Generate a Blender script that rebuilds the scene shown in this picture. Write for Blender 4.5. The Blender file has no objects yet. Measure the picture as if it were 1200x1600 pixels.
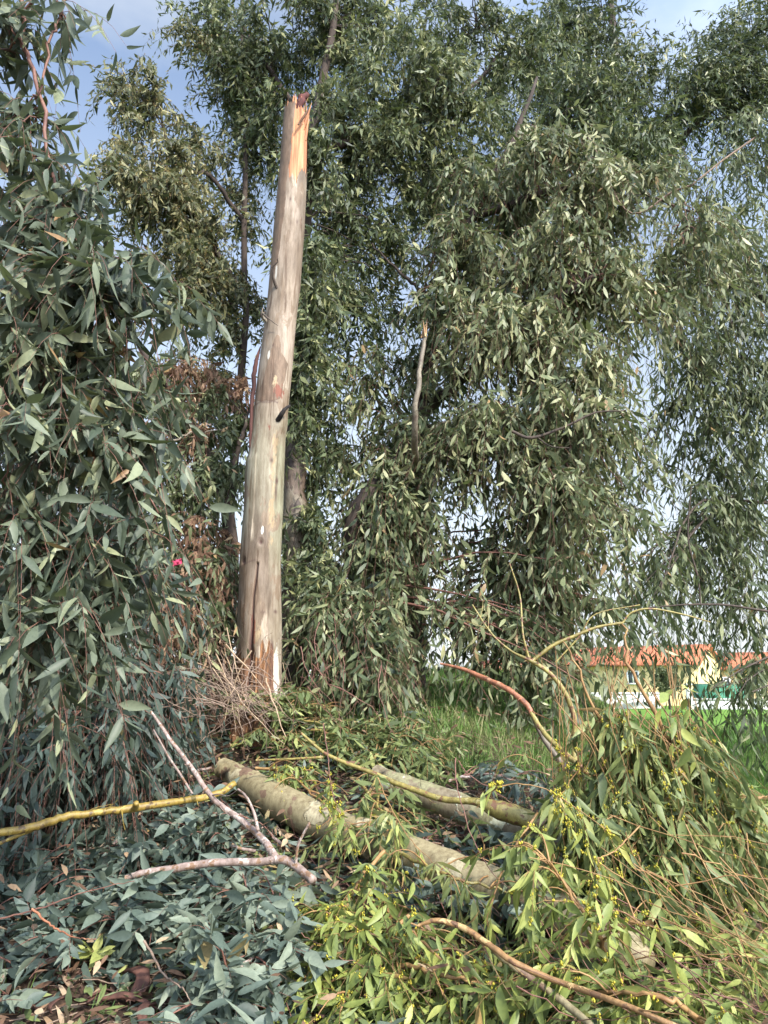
import bpy, math, numpy as np
from mathutils import Vector
S = bpy.context.scene
COL = S.collection
R = math.radians

# ------------------------------------------------------------------ camera, sky, sun, exposure
FPX = 1164.0                      # focal length in pixels of the 1600 px tall photograph
PITCH = R(12.8)
EYE = 1.6
cd = bpy.data.cameras.new('camera'); cam = bpy.data.objects.new('camera', cd); COL.objects.link(cam)
cam.location = (0, 0, EYE); cam.rotation_euler = (math.pi/2 + PITCH, 0, 0)
cd.sensor_fit = 'VERTICAL'; cd.sensor_height = 24; cd.lens = 24*FPX/1600
cd.clip_start = .05; cd.clip_end = 2000
S.camera = cam

SUN_EL, SUN_AZ = R(40), R(142)     # azimuth clockwise from +Y (view direction): behind the camera, to the right
w = bpy.data.worlds.new('World'); S.world = w; w.use_nodes = True
nt = w.node_tree; nt.nodes.clear()
def nn(t, k, **kw):
    n = t.nodes.new(k)
    for a, b in kw.items(): setattr(n, a, b)
    return n
wo = nn(nt, 'ShaderNodeOutputWorld'); bg = nn(nt, 'ShaderNodeBackground'); sky = nn(nt, 'ShaderNodeTexSky', sky_type='NISHITA')
sky.sun_disc = False; sky.sun_elevation = SUN_EL; sky.sun_rotation = SUN_AZ
sky.air_density = 1.0; sky.dust_density = 1.0; sky.ozone_density = 1.0
tc = nn(nt, 'ShaderNodeTexCoord'); mp = nn(nt, 'ShaderNodeMapping'); mp.inputs['Scale'].default_value = (1.2, 1.2, 2.6)
cn = nn(nt, 'ShaderNodeTexNoise'); cn.inputs['Scale'].default_value = 2.2; cn.inputs['Detail'].default_value = 7; cn.inputs['Roughness'].default_value = .55
cr = nn(nt, 'ShaderNodeValToRGB'); cr.color_ramp.elements[0].position = .44; cr.color_ramp.elements[1].position = .72
sep = nn(nt, 'ShaderNodeSeparateXYZ')
hz = nn(nt, 'ShaderNodeMapRange'); hz.inputs[1].default_value = 0.0; hz.inputs[2].default_value = .75; hz.inputs[3].default_value = .98; hz.inputs[4].default_value = .02
ad = nn(nt, 'ShaderNodeMath', operation='MAXIMUM')
mx = nn(nt, 'ShaderNodeMix', data_type='RGBA'); mx.inputs['B'].default_value = (3.5, 3.7, 3.85, 1)
L = nt.links.new
L(tc.outputs['Generated'], mp.inputs['Vector']); L(mp.outputs[0], cn.inputs['Vector']); L(cn.outputs['Fac'], cr.inputs['Fac'])
L(tc.outputs['Generated'], sep.inputs[0]); L(sep.outputs['Z'], hz.inputs[0]); L(hz.outputs[0], ad.inputs[0])
sc_ = nn(nt, 'ShaderNodeMath', operation='MULTIPLY'); sc_.inputs[1].default_value = .5
L(cr.outputs['Color'], sc_.inputs[0]); L(sc_.outputs[0], ad.inputs[1])
L(ad.outputs[0], mx.inputs['Factor']); L(sky.outputs[0], mx.inputs['A']); L(mx.outputs['Result'], bg.inputs['Color'])
# unseen sky around the sun, behind the camera, brightened as added fill light
dt = nn(nt, 'ShaderNodeVectorMath', operation='DOT_PRODUCT'); dt.inputs[1].default_value = (math.sin(SUN_AZ)*math.cos(SUN_EL), math.cos(SUN_AZ)*math.cos(SUN_EL), math.sin(SUN_EL))
L(tc.outputs['Generated'], dt.inputs[0]); gm_ = nn(nt, 'ShaderNodeMapRange'); gm_.inputs[1].default_value = 0; gm_.inputs[2].default_value = 1; gm_.inputs[3].default_value = 1; gm_.inputs[4].default_value = 3.2
L(dt.outputs['Value'], gm_.inputs[0]); vs = nn(nt, 'ShaderNodeVectorMath', operation='SCALE'); L(mx.outputs['Result'], vs.inputs[0]); L(gm_.outputs[0], vs.inputs['Scale']); L(vs.outputs[0], bg.inputs['Color'])
bg.inputs['Strength'].default_value = .14; L(bg.outputs[0], wo.inputs[0])

sl = bpy.data.lights.new('sun', 'SUN'); so = bpy.data.objects.new('sun', sl); COL.objects.link(so)
sl.energy = 3.4; sl.angle = R(2.5); sl.color = (1, .95, .86)
sd = Vector((math.sin(SUN_AZ)*math.cos(SUN_EL), math.cos(SUN_AZ)*math.cos(SUN_EL), math.sin(SUN_EL)))
so.rotation_euler = sd.to_track_quat('Z', 'Y').to_euler(); so.location = sd*50
S.view_settings.view_transform = 'Standard'; S.view_settings.look = 'None'; S.view_settings.gamma = 1
S.view_settings.exposure = 1.1
S.render.engine = 'CYCLES'
S.cycles.max_bounces = 6; S.cycles.diffuse_bounces = 3; S.cycles.transmission_bounces = 3; S.cycles.glossy_bounces = 2; S.cycles.transparent_max_bounces = 4

# ------------------------------------------------------------------ helpers
SP, CP = math.sin(PITCH), math.cos(PITCH)
def at(px, py, Y):
    """point at ground distance Y seen at pixel (px,py) of the 1200x1600 photograph"""
    x = (px-600)/FPX; u = (800-py)/FPX
    dy = CP-u*SP; dz = SP+u*CP
    return np.array((x*Y/dy, Y, EYE+dz*Y/dy))
def mpp(py, Y):
    """metres per photograph pixel there"""
    u = (800-py)/FPX
    return Y/(CP-u*SP)/FPX
def sstep(t): t = np.clip(t, 0, 1); return t*t*(3-2*t)
_r = np.random.default_rng(5)
_T = _r.random((64, 64))
def vnoise(x, y):
    x = np.asarray(x, float); y = np.asarray(y, float)
    xi = np.floor(x).astype(int); yi = np.floor(y).astype(int); fx = sstep(x-xi); fy = sstep(y-yi)
    a = _T[xi % 64, yi % 64]; b = _T[(xi+1) % 64, yi % 64]; c = _T[xi % 64, (yi+1) % 64]; d = _T[(xi+1) % 64, (yi+1) % 64]
    return (a*(1-fx)+b*fx)*(1-fy)+(c*(1-fx)+d*fx)*fy
def gz(x, y):
    x = np.asarray(x, float); y = np.asarray(y, float)
    hi = np.interp(y, [-50, 0, 2.5, 4, 5, 6, 7, 8, 15, 28, 45, 80, 500], [0, 0, .02, .22, .42, .72, 1.18, 1.36, 1.72, 1.1, .1, -.3, -.3])
    lo = np.interp(y, [-50, 0, 2.5, 4, 8, 20, 35, 60, 500], [0, 0, .02, .18, .34, .3, 0, -.3, -.3])
    xc = 1.9+np.clip(y-7, 0, 40)*.28
    k = 1-sstep((x-xc+1.4)/3.0)
    far = np.exp(-np.maximum(np.hypot(x, y)-40, 0)/30)
    return lo+(hi-lo)*k+.09*(vnoise(x*1.3+7, y*1.3)-.5)*far+.03*(vnoise(x*5, y*5+3)-.5)*far
def norm(v): return v/np.maximum(np.linalg.norm(v, axis=-1, keepdims=True), 1e-9)

def mat(name): 
    m = bpy.data.materials.new(name); m.use_nodes = True
    return m, m.node_tree, m.node_tree.nodes['Principled BSDF']
def ramp(t, stops, src, interp='LINEAR'):
    r = nn(t, 'ShaderNodeValToRGB'); r.color_ramp.interpolation = interp
    e = r.color_ramp.elements
    while len(e) < len(stops): e.new(.5)
    for i, (p, c) in enumerate(stops):
        e[i].position = p; e[i].color = tuple(c)+(1,) if len(c) == 3 else c
    t.links.new(src, r.inputs['Fac']); return r
def noise(t, scale, detail=4, rough=.5, vec=None, stretch=None, dist=0):
    n = nn(t, 'ShaderNodeTexNoise'); n.inputs['Scale'].default_value = scale; n.inputs['Detail'].default_value = detail
    n.inputs['Roughness'].default_value = rough; n.inputs['Distortion'].default_value = dist
    if vec is None:
        c = nn(t, 'ShaderNodeTexCoord'); vec = c.outputs['Object']
    if stretch:
        m = nn(t, 'ShaderNodeMapping'); m.inputs['Scale'].default_value = stretch; t.links.new(vec, m.inputs['Vector']); vec = m.outputs[0]
    t.links.new(vec, n.inputs['Vector']); return n
def bump(t, b, h, strength=.3, dist=.01):
    k = nn(t, 'ShaderNodeBump'); k.inputs['Strength'].default_value = strength; k.inputs['Distance'].default_value = dist
    t.links.new(h, k.inputs['Height']); t.links.new(k.outputs[0], b.inputs['Normal'])
def leafmat(name, stops, rough=.42, trans=.28, tcol=(.16, .2, .05)):
    m, t, b = mat(name)
    a = nn(t, 'ShaderNodeAttribute', attribute_name='tint')
    r = ramp(t, stops, a.outputs['Fac'])
    n = noise(t, 60, 3)
    mm = nn(t, 'ShaderNodeMix', data_type='RGBA', blend_type='MULTIPLY'); mm.inputs['Factor'].default_value = .45
    r2 = ramp(t, [(.3, (.62, .66, .6)), (.6, (1.15, 1.12, 1.05))], n.outputs['Fac'])
    t.links.new(r.outputs[0], mm.inputs['A']); t.links.new(r2.outputs[0], mm.inputs['B'])
    t.links.new(mm.outputs['Result'], b.inputs['Base Color'])
    b.inputs['Roughness'].default_value = rough+.06; b.inputs['Specular IOR Level'].default_value = .32
    tr = nn(t, 'ShaderNodeBsdfTranslucent'); ms = nn(t, 'ShaderNodeMixShader'); ms.inputs[0].default_value = trans
    m2 = nn(t, 'ShaderNodeMix', data_type='RGBA', blend_type='MIX'); m2.inputs['Factor'].default_value = .5; m2.inputs['B'].default_value = tcol+(1,)
    t.links.new(mm.outputs['Result'], m2.inputs['A']); t.links.new(m2.outputs['Result'], tr.inputs['Color'])
    t.links.new(b.outputs[0], ms.inputs[1]); t.links.new(tr.outputs[0], ms.inputs[2])
    t.links.new(ms.outputs[0], t.nodes['Material Output'].inputs['Surface'])
    return m
def simple(name, c1, c2, scale=8, rough=.8, bs=.3, stretch=None, spec=.3, detail=5):
    m, t, b = mat(name)
    n = noise(t, scale, detail, .6, stretch=stretch)
    r = ramp(t, [(.32, c1), (.68, c2)], n.outputs['Fac']); t.links.new(r.outputs[0], b.inputs['Base Color'])
    b.inputs['Roughness'].default_value = rough; b.inputs['Specular IOR Level'].default_value = spec
    if bs: bump(t, b, n.outputs['Fac'], bs, .01)
    return m

class MB:
    """collects faces of 3 and 4 corners as arrays and links them as one mesh"""
    def __init__(s): s.V = []; s.Q = []; s.T = []; s.A = []; s.n = 0
    def add(s, V, Q=None, T=None, tint=None):
        V = np.asarray(V, float).reshape(-1, 3)
        if Q is not None and len(Q): s.Q.append(np.asarray(Q, int).reshape(-1, 4)+s.n)
        if T is not None and len(T): s.T.append(np.asarray(T, int).reshape(-1, 3)+s.n)
        s.V.append(V); s.A.append(np.zeros(len(V)) if tint is None else np.broadcast_to(tint, (len(V),)))
        s.n += len(V)
    def build(s, name, material, parent=None, smooth=False):
        V = np.concatenate(s.V) if s.V else np.zeros((0, 3))
        off = np.zeros(3)
        q = parent
        while q is not None: off = off+np.array(q.location); q = q.parent
        V = V-off
        Q = np.concatenate(s.Q) if s.Q else np.zeros((0, 4), int)
        T = np.concatenate(s.T) if s.T else np.zeros((0, 3), int)
        me = bpy.data.meshes.new(name)
        me.vertices.add(len(V)); me.vertices.foreach_set('co', V.astype(np.float32).ravel())
        li = np.concatenate((Q.ravel(), T.ravel()))
        me.loops.add(len(li)); me.loops.foreach_set('vertex_index', li.astype(np.int32))
        me.polygons.add(len(Q)+len(T))
        ls = np.concatenate((np.arange(len(Q))*4, len(Q)*4+np.arange(len(T))*3))
        me.polygons.foreach_set('loop_start', ls.astype(np.int32))
        me.update(calc_edges=True)
        a = me.attributes.new('tint', 'FLOAT', 'POINT'); a.data.foreach_set('value', np.concatenate(s.A).astype(np.float32) if s.A else np.zeros(0, np.float32))
        if smooth: me.polygons.foreach_set('use_smooth', np.ones(len(me.polygons), bool))
        me.materials.append(material); me.validate()
        o = bpy.data.objects.new(name, me); COL.objects.link(o)
        if parent is not None: o.parent = parent
        return o
def tag(o, label=None, cat=None, group=None, kind=None):
    for k, v in (('label', label), ('category', cat), ('group', group), ('kind', kind)):
        if v: o[k] = v
    return o
def thing(name, label, cat, loc=(0, 0, 0), group=None):
    o = bpy.data.objects.new(name, None); COL.objects.link(o); o.location = tuple(float(c) for c in loc); o.empty_display_size = .2
    return tag(o, label, cat, group)

def smooth_path(P, n):
    """Catmull-Rom through the rows of P (any number of columns)"""
    P = np.asarray(P, float); m = len(P)
    if m == 2: 
        t = np.linspace(0, 1, n)[:, None]; return P[0]*(1-t)+P[1]*t
    E = np.vstack((2*P[0]-P[1], P, 2*P[-1]-P[-2]))
    u = np.linspace(0, m-1-1e-9, n); i = u.astype(int); f = (u-i)[:, None]
    a, b, c, d = E[i], E[i+1], E[i+2], E[i+3]
    return .5*((2*b)+(c-a)*f+(2*a-5*b+4*c-d)*f**2+(3*b-a-3*c+d)*f**3)
def tubes(mb, P, Rr, sides=5, tint=0, cap=False):
    """P (K,m,3), Rr (K,m): K tubes at once"""
    P = np.asarray(P, float); K, m, _ = P.shape
    if K == 0: return
    T = norm(np.gradient(P, axis=1))
    ref = np.zeros((K, 1, 3)); main = np.abs(T.mean(axis=1)); 
    ref[np.arange(K), 0, main.argmin(axis=1)] = 1
    A = norm(np.cross(T, np.broadcast_to(ref, T.shape))); B = np.cross(T, A)
    ph = np.arange(sides)/sides*2*math.pi
    V = P[:, :, None]+np.asarray(Rr)[:, :, None, None]*(np.cos(ph)[None, None, :, None]*A[:, :, None]+np.sin(ph)[None, None, :, None]*B[:, :, None])
    k = np.arange(K)[:, None, None]*m*sides; i = np.arange(m-1)[None, :, None]*sides; j = np.arange(sides)[None, None]
    j2 = (j+1) % sides
    Q = np.stack((k+i+j, k+i+j2, k+i+sides+j2, k+i+sides+j), axis=-1).reshape(-1, 4)
    tt = np.repeat(np.broadcast_to(tint, (K,)), m*sides)
    mb.add(V, Q, None, tt)
    if cap:
        for e in (0, m-1):
            c = P[:, e]; n0 = mb.n; base = n0-K*m*sides if e == 0 else n0-K*m*sides-K
            mb.V.append(c); mb.A.append(np.zeros(K)); mb.n += K
            kk = np.arange(K)[:, None]; jj = np.arange(sides)[None]
            b0 = base+kk*m*sides+e*sides
            tri = np.stack((np.broadcast_to(n0+kk, (K, sides)), b0+jj, b0+(jj+1) % sides), -1)
            mb.T.append(tri.reshape(-1, 3))
def stem(mb, pts, radii, n=14, sides=8, wob=0, seed=1, cap=True):
    P = smooth_path(np.column_stack((np.asarray(pts, float), radii)), n)
    r = P[:, 3]; P = P[:, :3]
    if wob:
        g = np.random.default_rng(seed); P = P+g.normal(0, wob, P.shape)*np.minimum(1, np.arange(n)/3)[:, None]
        r = r*(1+g.normal(0, .025, n))
    tubes(mb, P[None], r[None], sides, cap=cap); return P

_t = np.array([.07, .18, .34, .54, .74, .9]); _w = np.array([.17, .38, .5, .44, .27, .11])
LT0 = (np.array([(0, 0, 0)]+[q for a, h in zip(_t, _w) for q in ((a, h, .07*h*2), (a, 0, -.09*h*2), (a, -h, .07*h*2))]+[(1, 0, 0)]),
       np.array([q for r in range(5) for q in ((1+3*r, 2+3*r, 5+3*r, 4+3*r), (2+3*r, 3+3*r, 6+3*r, 5+3*r))]), np.array([(0, 2, 1), (0, 3, 2), (16, 17, 19), (17, 18, 19)]))
LT1 = (np.array([(0, 0, 0), (.2, .36, .06), (.2, -.36, .06), (.52, .48, 0), (.52, -.48, .08), (.8, .24, 0), (.8, -.24, .03), (1, 0, 0)]),
       np.array([(1, 2, 4, 3), (3, 4, 6, 5)]), np.array([(0, 2, 1), (5, 6, 7)]))
LT2 = (np.array([(0, 0, 0), (.4, .5, .1), (1, 0, 0), (.4, -.5, .1)]), np.array([(0, 3, 2, 1)]), np.zeros((0, 3), int))
def leaves(mb, P, D, N, Ln, Wd, bend, sickle, tint, lod=1):
    V0, Q0, T0 = (LT0, LT1, LT2)[lod]
    k = len(P)
    if not k: return
    D = norm(D); Sd = norm(np.cross(D, N)); Nn = np.cross(Sd, D)
    t, s, h = V0[:, 0], V0[:, 1], V0[:, 2]
    X = t[None]*Ln[:, None]
    Y = s[None]*Wd[:, None]+(sickle*Ln)[:, None]*(t*t-t*.3)[None]
    Z = h[None]*Wd[:, None]-(bend*Ln)[:, None]*(t*t)[None]
    V = P[:, None]+X[..., None]*D[:, None]+Y[..., None]*Sd[:, None]+Z[..., None]*Nn[:, None]
    o = (np.arange(k)*len(V0))[:, None, None]
    mb.add(V, (Q0[None]+o).reshape(-1, 4), (T0[None]+o).reshape(-1, 3) if len(T0) else None, np.repeat(tint, len(V0)))

def sprays(ml, mt, O, D, Ls, n, L0, W0, rng, droop=.8, hang=.9, lod=1, flat=0, tw=.0022, tint0=.5, spread=.25, floor=False, rnd=.35, bare=0., buds=None):
    """twigs starting at O in direction D, each with n leaves that hang from it"""
    K = len(O)
    if K == 0: return
    D = norm(D); G = np.array((0, 0, -1.))
    def pos(t): return O[:, None]+D[:, None]*(Ls[:, None]*t)[..., None]+G*(droop*Ls[:, None]*t*t)[..., None]
    if mt is not None:
        m = 5; t = np.broadcast_to(np.linspace(0, 1, m), (K, m)); P = pos(t)
        if floor: P[..., 2] = np.maximum(P[..., 2], gz(P[..., 0], P[..., 1])+.015)
        tubes(mt, P, np.broadcast_to(np.linspace(tw, tw*.4, m), (K, m)), 3, rng.random(K))
    t = bare+(1-bare)*(np.arange(n)[None]+.3+rng.random((K, n))*.7)/n
    P = pos(t); T = norm(D[:, None]+2*droop*t[..., None]*G)
    sd = norm(np.cross(T, G)+1e-4); al = rng.random((K, n))*2*math.pi
    up = np.cross(sd, T)
    side = sd*np.cos(al)[..., None]+up*np.sin(al)[..., None]
    if flat: side = sd*np.where(np.arange(n) % 2, 1., -1.)[None, :, None]+.35*side
    ld = T*.45+side*.75+G*hang+rng.normal(0, rnd, (K, n, 3))
    nr = norm(rng.normal(0, 1, (K, n, 3)))
    if flat: nr = nr*(1-flat)+np.array((0, -.35, 1.))*flat
    lf = (rng.random((K, n))*.75+.42)*np.where(t > .85, .75, 1); Ln = L0*lf; Wd = W0*lf*(.75+.5*rng.random((K, n)))
    ti = np.clip(tint0+spread*(rng.normal(0, .6, (K, 1))+rng.normal(0, .7, (K, n))), 0, .955)
    ti = np.where(rng.random((K, n)) < .008, 1., ti)
    P = P.reshape(-1, 3); ld = norm(ld.reshape(-1, 3)); Ln = Ln.ravel()
    if floor:
        tip = P+ld*Ln[:, None]
        g0 = gz(P[:, 0], P[:, 1])+.02; P[:, 2] = np.maximum(P[:, 2], g0)
        g1 = gz(tip[:, 0], tip[:, 1])+.01+.03*rng.random(len(P))
        low = tip[:, 2] < g1; ld[low, 2] += (g1-tip[:, 2])[low]/Ln[low]; ld = norm(ld)
    b = rng.normal(.15, .2, len(P)); sk = rng.normal(0, .22, len(P))
    leaves(ml, P, ld, nr.reshape(-1, 3), Ln, Wd.ravel(), b, sk, ti.ravel(), lod)
    if buds is not None:
        nb = buds[1]; tb = rng.random((K, nb)); Pb = pos(tb)[..., None, :]+rng.normal(0, .010, (K, nb, 1, 3))+rng.normal(0, .006, (K, nb, 7, 3)); Pb = Pb.reshape(-1, 3)
        if floor: Pb[:, 2] = np.maximum(Pb[:, 2], gz(Pb[:, 0], Pb[:, 1])+.02)
        oct_ = np.array([(1, 0, 0), (-1, 0, 0), (0, 1, 0), (0, -1, 0), (0, 0, 1.5), (0, 0, -1.5)])*.0048
        tr = np.array([(0, 2, 4), (2, 1, 4), (1, 3, 4), (3, 0, 4), (2, 0, 5), (1, 2, 5), (3, 1, 5), (0, 3, 5)])
        V = Pb[:, None]+oct_*rng.uniform(.5, 1.25, (len(Pb), 1, 1)); o = (np.arange(len(Pb))*6)[:, None, None]
        buds[0].add(V, None, (tr[None]+o).reshape(-1, 3), np.repeat(rng.random(len(Pb)), 6))

def crown(ml, mt, skel, blobs, rng, per=12, n=14, Ls=.6, L0=.12, W0=.024, droop=.8, hang=.9, lod=1, tint0=.5, spread=.25, arch=.22, tw=.0025, r0=.018, out=.75, buds=None, rnd=.35, dens=1.):
    """blobs: (px,py,Y, rx_px, ry_px, depth_m, branches, tint shift)"""
    for bl in blobs:
        px, py, Y, rx, ry, dm, nb = bl[:7]; dt = bl[7] if len(bl) > 7 else 0
        c = at(px, py, Y); s = mpp(py, Y); nb = max(2, int(nb*dens))
        v = norm(rng.normal(0, 1, (nb, 3)))*(rng.random((nb, 1))**.4)
        B = c+v*np.array((rx*s, dm, ry*s)); 
        d = np.linalg.norm(skel[None]-B[:, None], axis=2)+np.maximum(0, skel[None, :, 2]-B[:, None, 2])*.4+rng.random((nb, len(skel)))*.25
        A = skel[d.argmin(axis=1)]
        # several branches of one blob start from a shared fork so that they read as one bough
        f = c+(A.mean(axis=0)-c)*.45; A2 = A*.35+f*.65; A = np.where(rng.random((nb, 1)) < .5, A2, A)
        ln = np.linalg.norm(B-A, axis=1, keepdims=True)
        M = (A+B)/2+np.array((0, 0, 1.))*ln*arch+rng.normal(0, .08, (nb, 3))*ln
        t = np.linspace(0, 1, 8)[None, :, None]
        P = A[:, None]*(1-t)**2+2*M[:, None]*t*(1-t)+B[:, None]*t*t
        P[:, 1:-1] += rng.normal(0, .02, (nb, 6, 3))
        rr = np.minimum(r0, .004+.006*ln)*np.linspace(1, .22, 8)[None]
        if mt is not None: tubes(mt, P, rr, 4, rng.random(nb))
        tt = .3+.7*rng.random((nb, per))**.8; q = tt*7; i = np.minimum(q.astype(int), 6); fr = (q-i)[..., None]
        K = np.arange(nb)[:, None]
        O = P[K, i]*(1-fr)+P[K, i+1]*fr; T = norm(P[K, i+1]-P[K, i])
        D = T*.45+rng.normal(0, .6, (nb, per, 3))+norm(O-c)*out*.5
        D = D.reshape(-1, 3); O = O.reshape(-1, 3); lens = Ls*(.5+.8*rng.random(len(O)))
        sprays(ml, mt, O, D, lens, n, L0, W0, rng, droop, hang, lod, tw=tw, tint0=tint0+dt, spread=spread, buds=buds, rnd=rnd)

# ------------------------------------------------------------------ materials
GREEN = [(0, (.030, .044, .024)), (.3, (.066, .088, .041)), (.58, (.138, .164, .082)), (.85, (.24, .255, .135)), (.965, (.33, .325, .175)), (1, (.30, .20, .10))]
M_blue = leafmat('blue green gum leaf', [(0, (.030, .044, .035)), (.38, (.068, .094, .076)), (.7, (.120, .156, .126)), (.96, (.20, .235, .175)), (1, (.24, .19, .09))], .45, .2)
M_fore = leafmat('foreground gum leaf', [(0, (.026, .038, .026)), (.35, (.064, .084, .058)), (.68, (.132, .158, .110)), (.95, (.25, .275, .165)), (.985, (.30, .27, .12)), (1, (.26, .16, .08))], .42, .25)
M_weep = leafmat('weeping gum leaf', GREEN, .4, .25)
M_back = leafmat('distant gum leaf', [(0, (.032, .042, .024)), (.35, (.082, .094, .048)), (.7, (.175, .178, .092)), (1, (.31, .28, .14))], .42, .25)
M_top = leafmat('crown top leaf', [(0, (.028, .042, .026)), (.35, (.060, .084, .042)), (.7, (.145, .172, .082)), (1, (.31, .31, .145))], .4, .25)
M_cut = leafmat('fallen yellow green leaf', [(0, (.060, .082, .030)), (.35, (.130, .168, .046)), (.7, (.235, .275, .072)), (.95, (.39, .40, .115)), (1, (.38, .26, .11))], .42, .25)
M_cut2 = leafmat('fallen mid green leaf', [(0, (.048, .068, .032)), (.35, (.098, .130, .046)), (.7, (.180, .215, .078)), (.95, (.31, .33, .125)), (1, (.34, .24, .11))], .42, .25)
M_dead = leafmat('dry tan leaf', [(0, (.09, .05, .03)), (.4, (.17, .10, .06)), (.75, (.28, .19, .115)), (1, (.44, .33, .21))], .7, .2, (.3, .18, .08))
M_litter = leafmat('leaf litter', [(0, (.05, .028, .02)), (.3, (.11, .062, .045)), (.5, (.20, .13, .085)), (.72, (.33, .25, .17)), (.8, (.10, .11, .065)), (1, (.13, .15, .09))], .75, .1, (.2, .12, .06))
M_lime = leafmat('pale lime leaf', [(0, (.22, .26, .07)), (1, (.42, .44, .16))], .45, .3, (.4, .42, .1))
M_weed = leafmat('weed leaf', [(0, (.08, .19, .02)), (1, (.20, .36, .04))], .4, .35, (.3, .5, .05))
M_grass = leafmat('grass blade', [(0, (.045, .095, .02)), (.5, (.085, .165, .034)), (.85, (.14, .22, .055)), (1, (.28, .26, .13))], .5, .3, (.15, .3, .04))
M_bud = leafmat('yellow flower buds', [(0, (.24, .26, .04)), (.5, (.38, .34, .04)), (1, (.58, .46, .06))], .55, .2, (.6, .55, .05))
M_buddim = leafmat('old seed capsules', [(0, (.12, .08, .03)), (1, (.26, .19, .06))], .7, .05)
M_twred = simple('red brown twig', (.10, .045, .035), (.20, .10, .07), 20, .6, 0)
M_tworg = simple('orange twig', (.17, .085, .035), (.32, .20, .08), 15, .55, 0)
M_twdark = simple('dark twig', (.035, .026, .022), (.08, .06, .045), 20, .8, 0)
M_twgrey = simple('dead pale twig', (.13, .085, .06), (.27, .20, .15), 30, .85, 0)
M_limb = simple('dark limb bark', (.022, .016, .013), (.065, .048, .038), 6, .9, .6, (1, 1, .25))
M_deadwood = simple('rotten brown bark', (.05, .026, .016), (.16, .09, .055), 9, .95, .8, (1, 1, .2))

def gumbark(name, base, light, dark, scale=2.2, th=(.50, .60), stretch=(1, 1, .35), rough=.65, dens=.38):
    m, t, b = mat(name)
    n1 = noise(t, scale, 5, .55, stretch=stretch, dist=.4); n2 = noise(t, scale*1.7, 4, .5, stretch=(stretch[0]*1.1, stretch[1]*.9, stretch[2]*1.2))
    n3 = noise(t, 30, 8, .75, stretch=(1, 1, .4)); n4 = noise(t, .8*scale, 3, .5)
    a = ramp(t, [(.3, tuple(c*.8 for c in base)), (.7, tuple(c*1.2 for c in base))], n4.outputs['Fac'])
    k1 = ramp(t, [(th[0], (0,)*3), (th[0]+.015, (1,)*3)], n1.outputs['Fac']); k2 = ramp(t, [(th[1], (0,)*3), (th[1]+.012, (1,)*3)], n2.outputs['Fac'])
    x = nn(t, 'ShaderNodeMix', data_type='RGBA'); x.inputs['B'].default_value = tuple(light)+(1,)
    y = nn(t, 'ShaderNodeMix', data_type='RGBA'); y.inputs['B'].default_value = tuple(dark)+(1,)
    t.links.new(k1.outputs[0], x.inputs['Factor']); t.links.new(a.outputs[0], x.inputs['A'])
    t.links.new(k2.outputs[0], y.inputs['Factor']); t.links.new(x.outputs['Result'], y.inputs['A'])
    z = nn(t, 'ShaderNodeMix', data_type='RGBA', blend_type='MULTIPLY'); z.inputs['Factor'].default_value = .9
    r3 = ramp(t, [(dens-.05, (.45, .38, .32)), (.58, (1.1,)*3)], n3.outputs['Fac']); t.links.new(y.outputs['Result'], z.inputs['A']); t.links.new(r3.outputs[0], z.inputs['B'])
    t.links.new(z.outputs['Result'], b.inputs['Base Color']); b.inputs['Roughness'].default_value = rough
    s = nn(t, 'ShaderNodeMath', operation='ADD'); t.links.new(k1.outputs[0], s.inputs[0]); t.links.new(n3.outputs['Fac'], s.inputs[1])
    bump(t, b, s.outputs[0], .7, .006)
    return m
M_log = gumbark('olive peeling log bark', (.22, .185, .10), (.34, .30, .19), (.15, .095, .06), 3.0, (.60, .62), (1, 1, 1))
M_log2 = gumbark('patchy grey log bark', (.17, .14, .085), (.38, .40, .29), (.20, .19, .10), 4.2, (.57, .55), (1, 1, 1))
M_rear = gumbark('dark brown grey bark', (.105, .075, .055), (.15, .125, .09), (.06, .042, .032), 3)  # darker, browner bark of the rear trunk and a few branches
M_yel = gumbark('yellow branch bark', (.25, .175, .035), (.33, .25, .06), (.11, .07, .025), 14, (.6, .60), (1, 1, 1), .45)
M_ygr = gumbark('olive yellow branch bark', (.24, .20, .055), (.32, .28, .11), (.17, .085, .04), 13, (.6, .57), (1, 1, 1), .5)
M_pink = gumbark('pink grey branch bark', (.26, .195, .165), (.40, .33, .29), (.20, .12, .07), 14, (.55, .57), (1, 1, 1), .6)
M_redb = gumbark('red brown branch bark', (.30, .12, .06), (.42, .22, .12), (.16, .07, .04), 9, (.6, .6), (1, 1, 1), .5)
M_brn = gumbark('brown tan branch bark', (.26, .15, .06), (.40, .28, .12), (.15, .08, .04), 9, (.56, .6), (1, 1, 1), .55)
M_pale = gumbark('pale broken limb bark', (.15, .125, .09), (.22, .19, .14), (.11, .08, .06), 8, (.5, .62))

# raw split wood
M_wood, t, b = mat('freshly split orange wood')
n1 = noise(t, 26, 6, .65, stretch=(1, 1, .05)); n2 = noise(t, 3, 3, .5, stretch=(1, 1, .3))
r1 = ramp(t, [(.3, (.12, .045, .022)), (.44, (.29, .12, .05)), (.56, (.42, .20, .09)), (.72, (.52, .32, .18))], n1.outputs['Fac'])
r2 = ramp(t, [(.35, (.72, .55, .5)), (.6, (1.05,)*3)], n2.outputs['Fac'])
z = nn(t, 'ShaderNodeMix', data_type='RGBA', blend_type='MULTIPLY'); z.inputs['Factor'].default_value = .7
t.links.new(r1.outputs[0], z.inputs['A']); t.links.new(r2.outputs[0], z.inputs['B']); t.links.new(z.outputs['Result'], b.inputs['Base Color'])
b.inputs['Roughness'].default_value = .75; bump(t, b, n1.outputs['Fac'], .8, .01)

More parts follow.
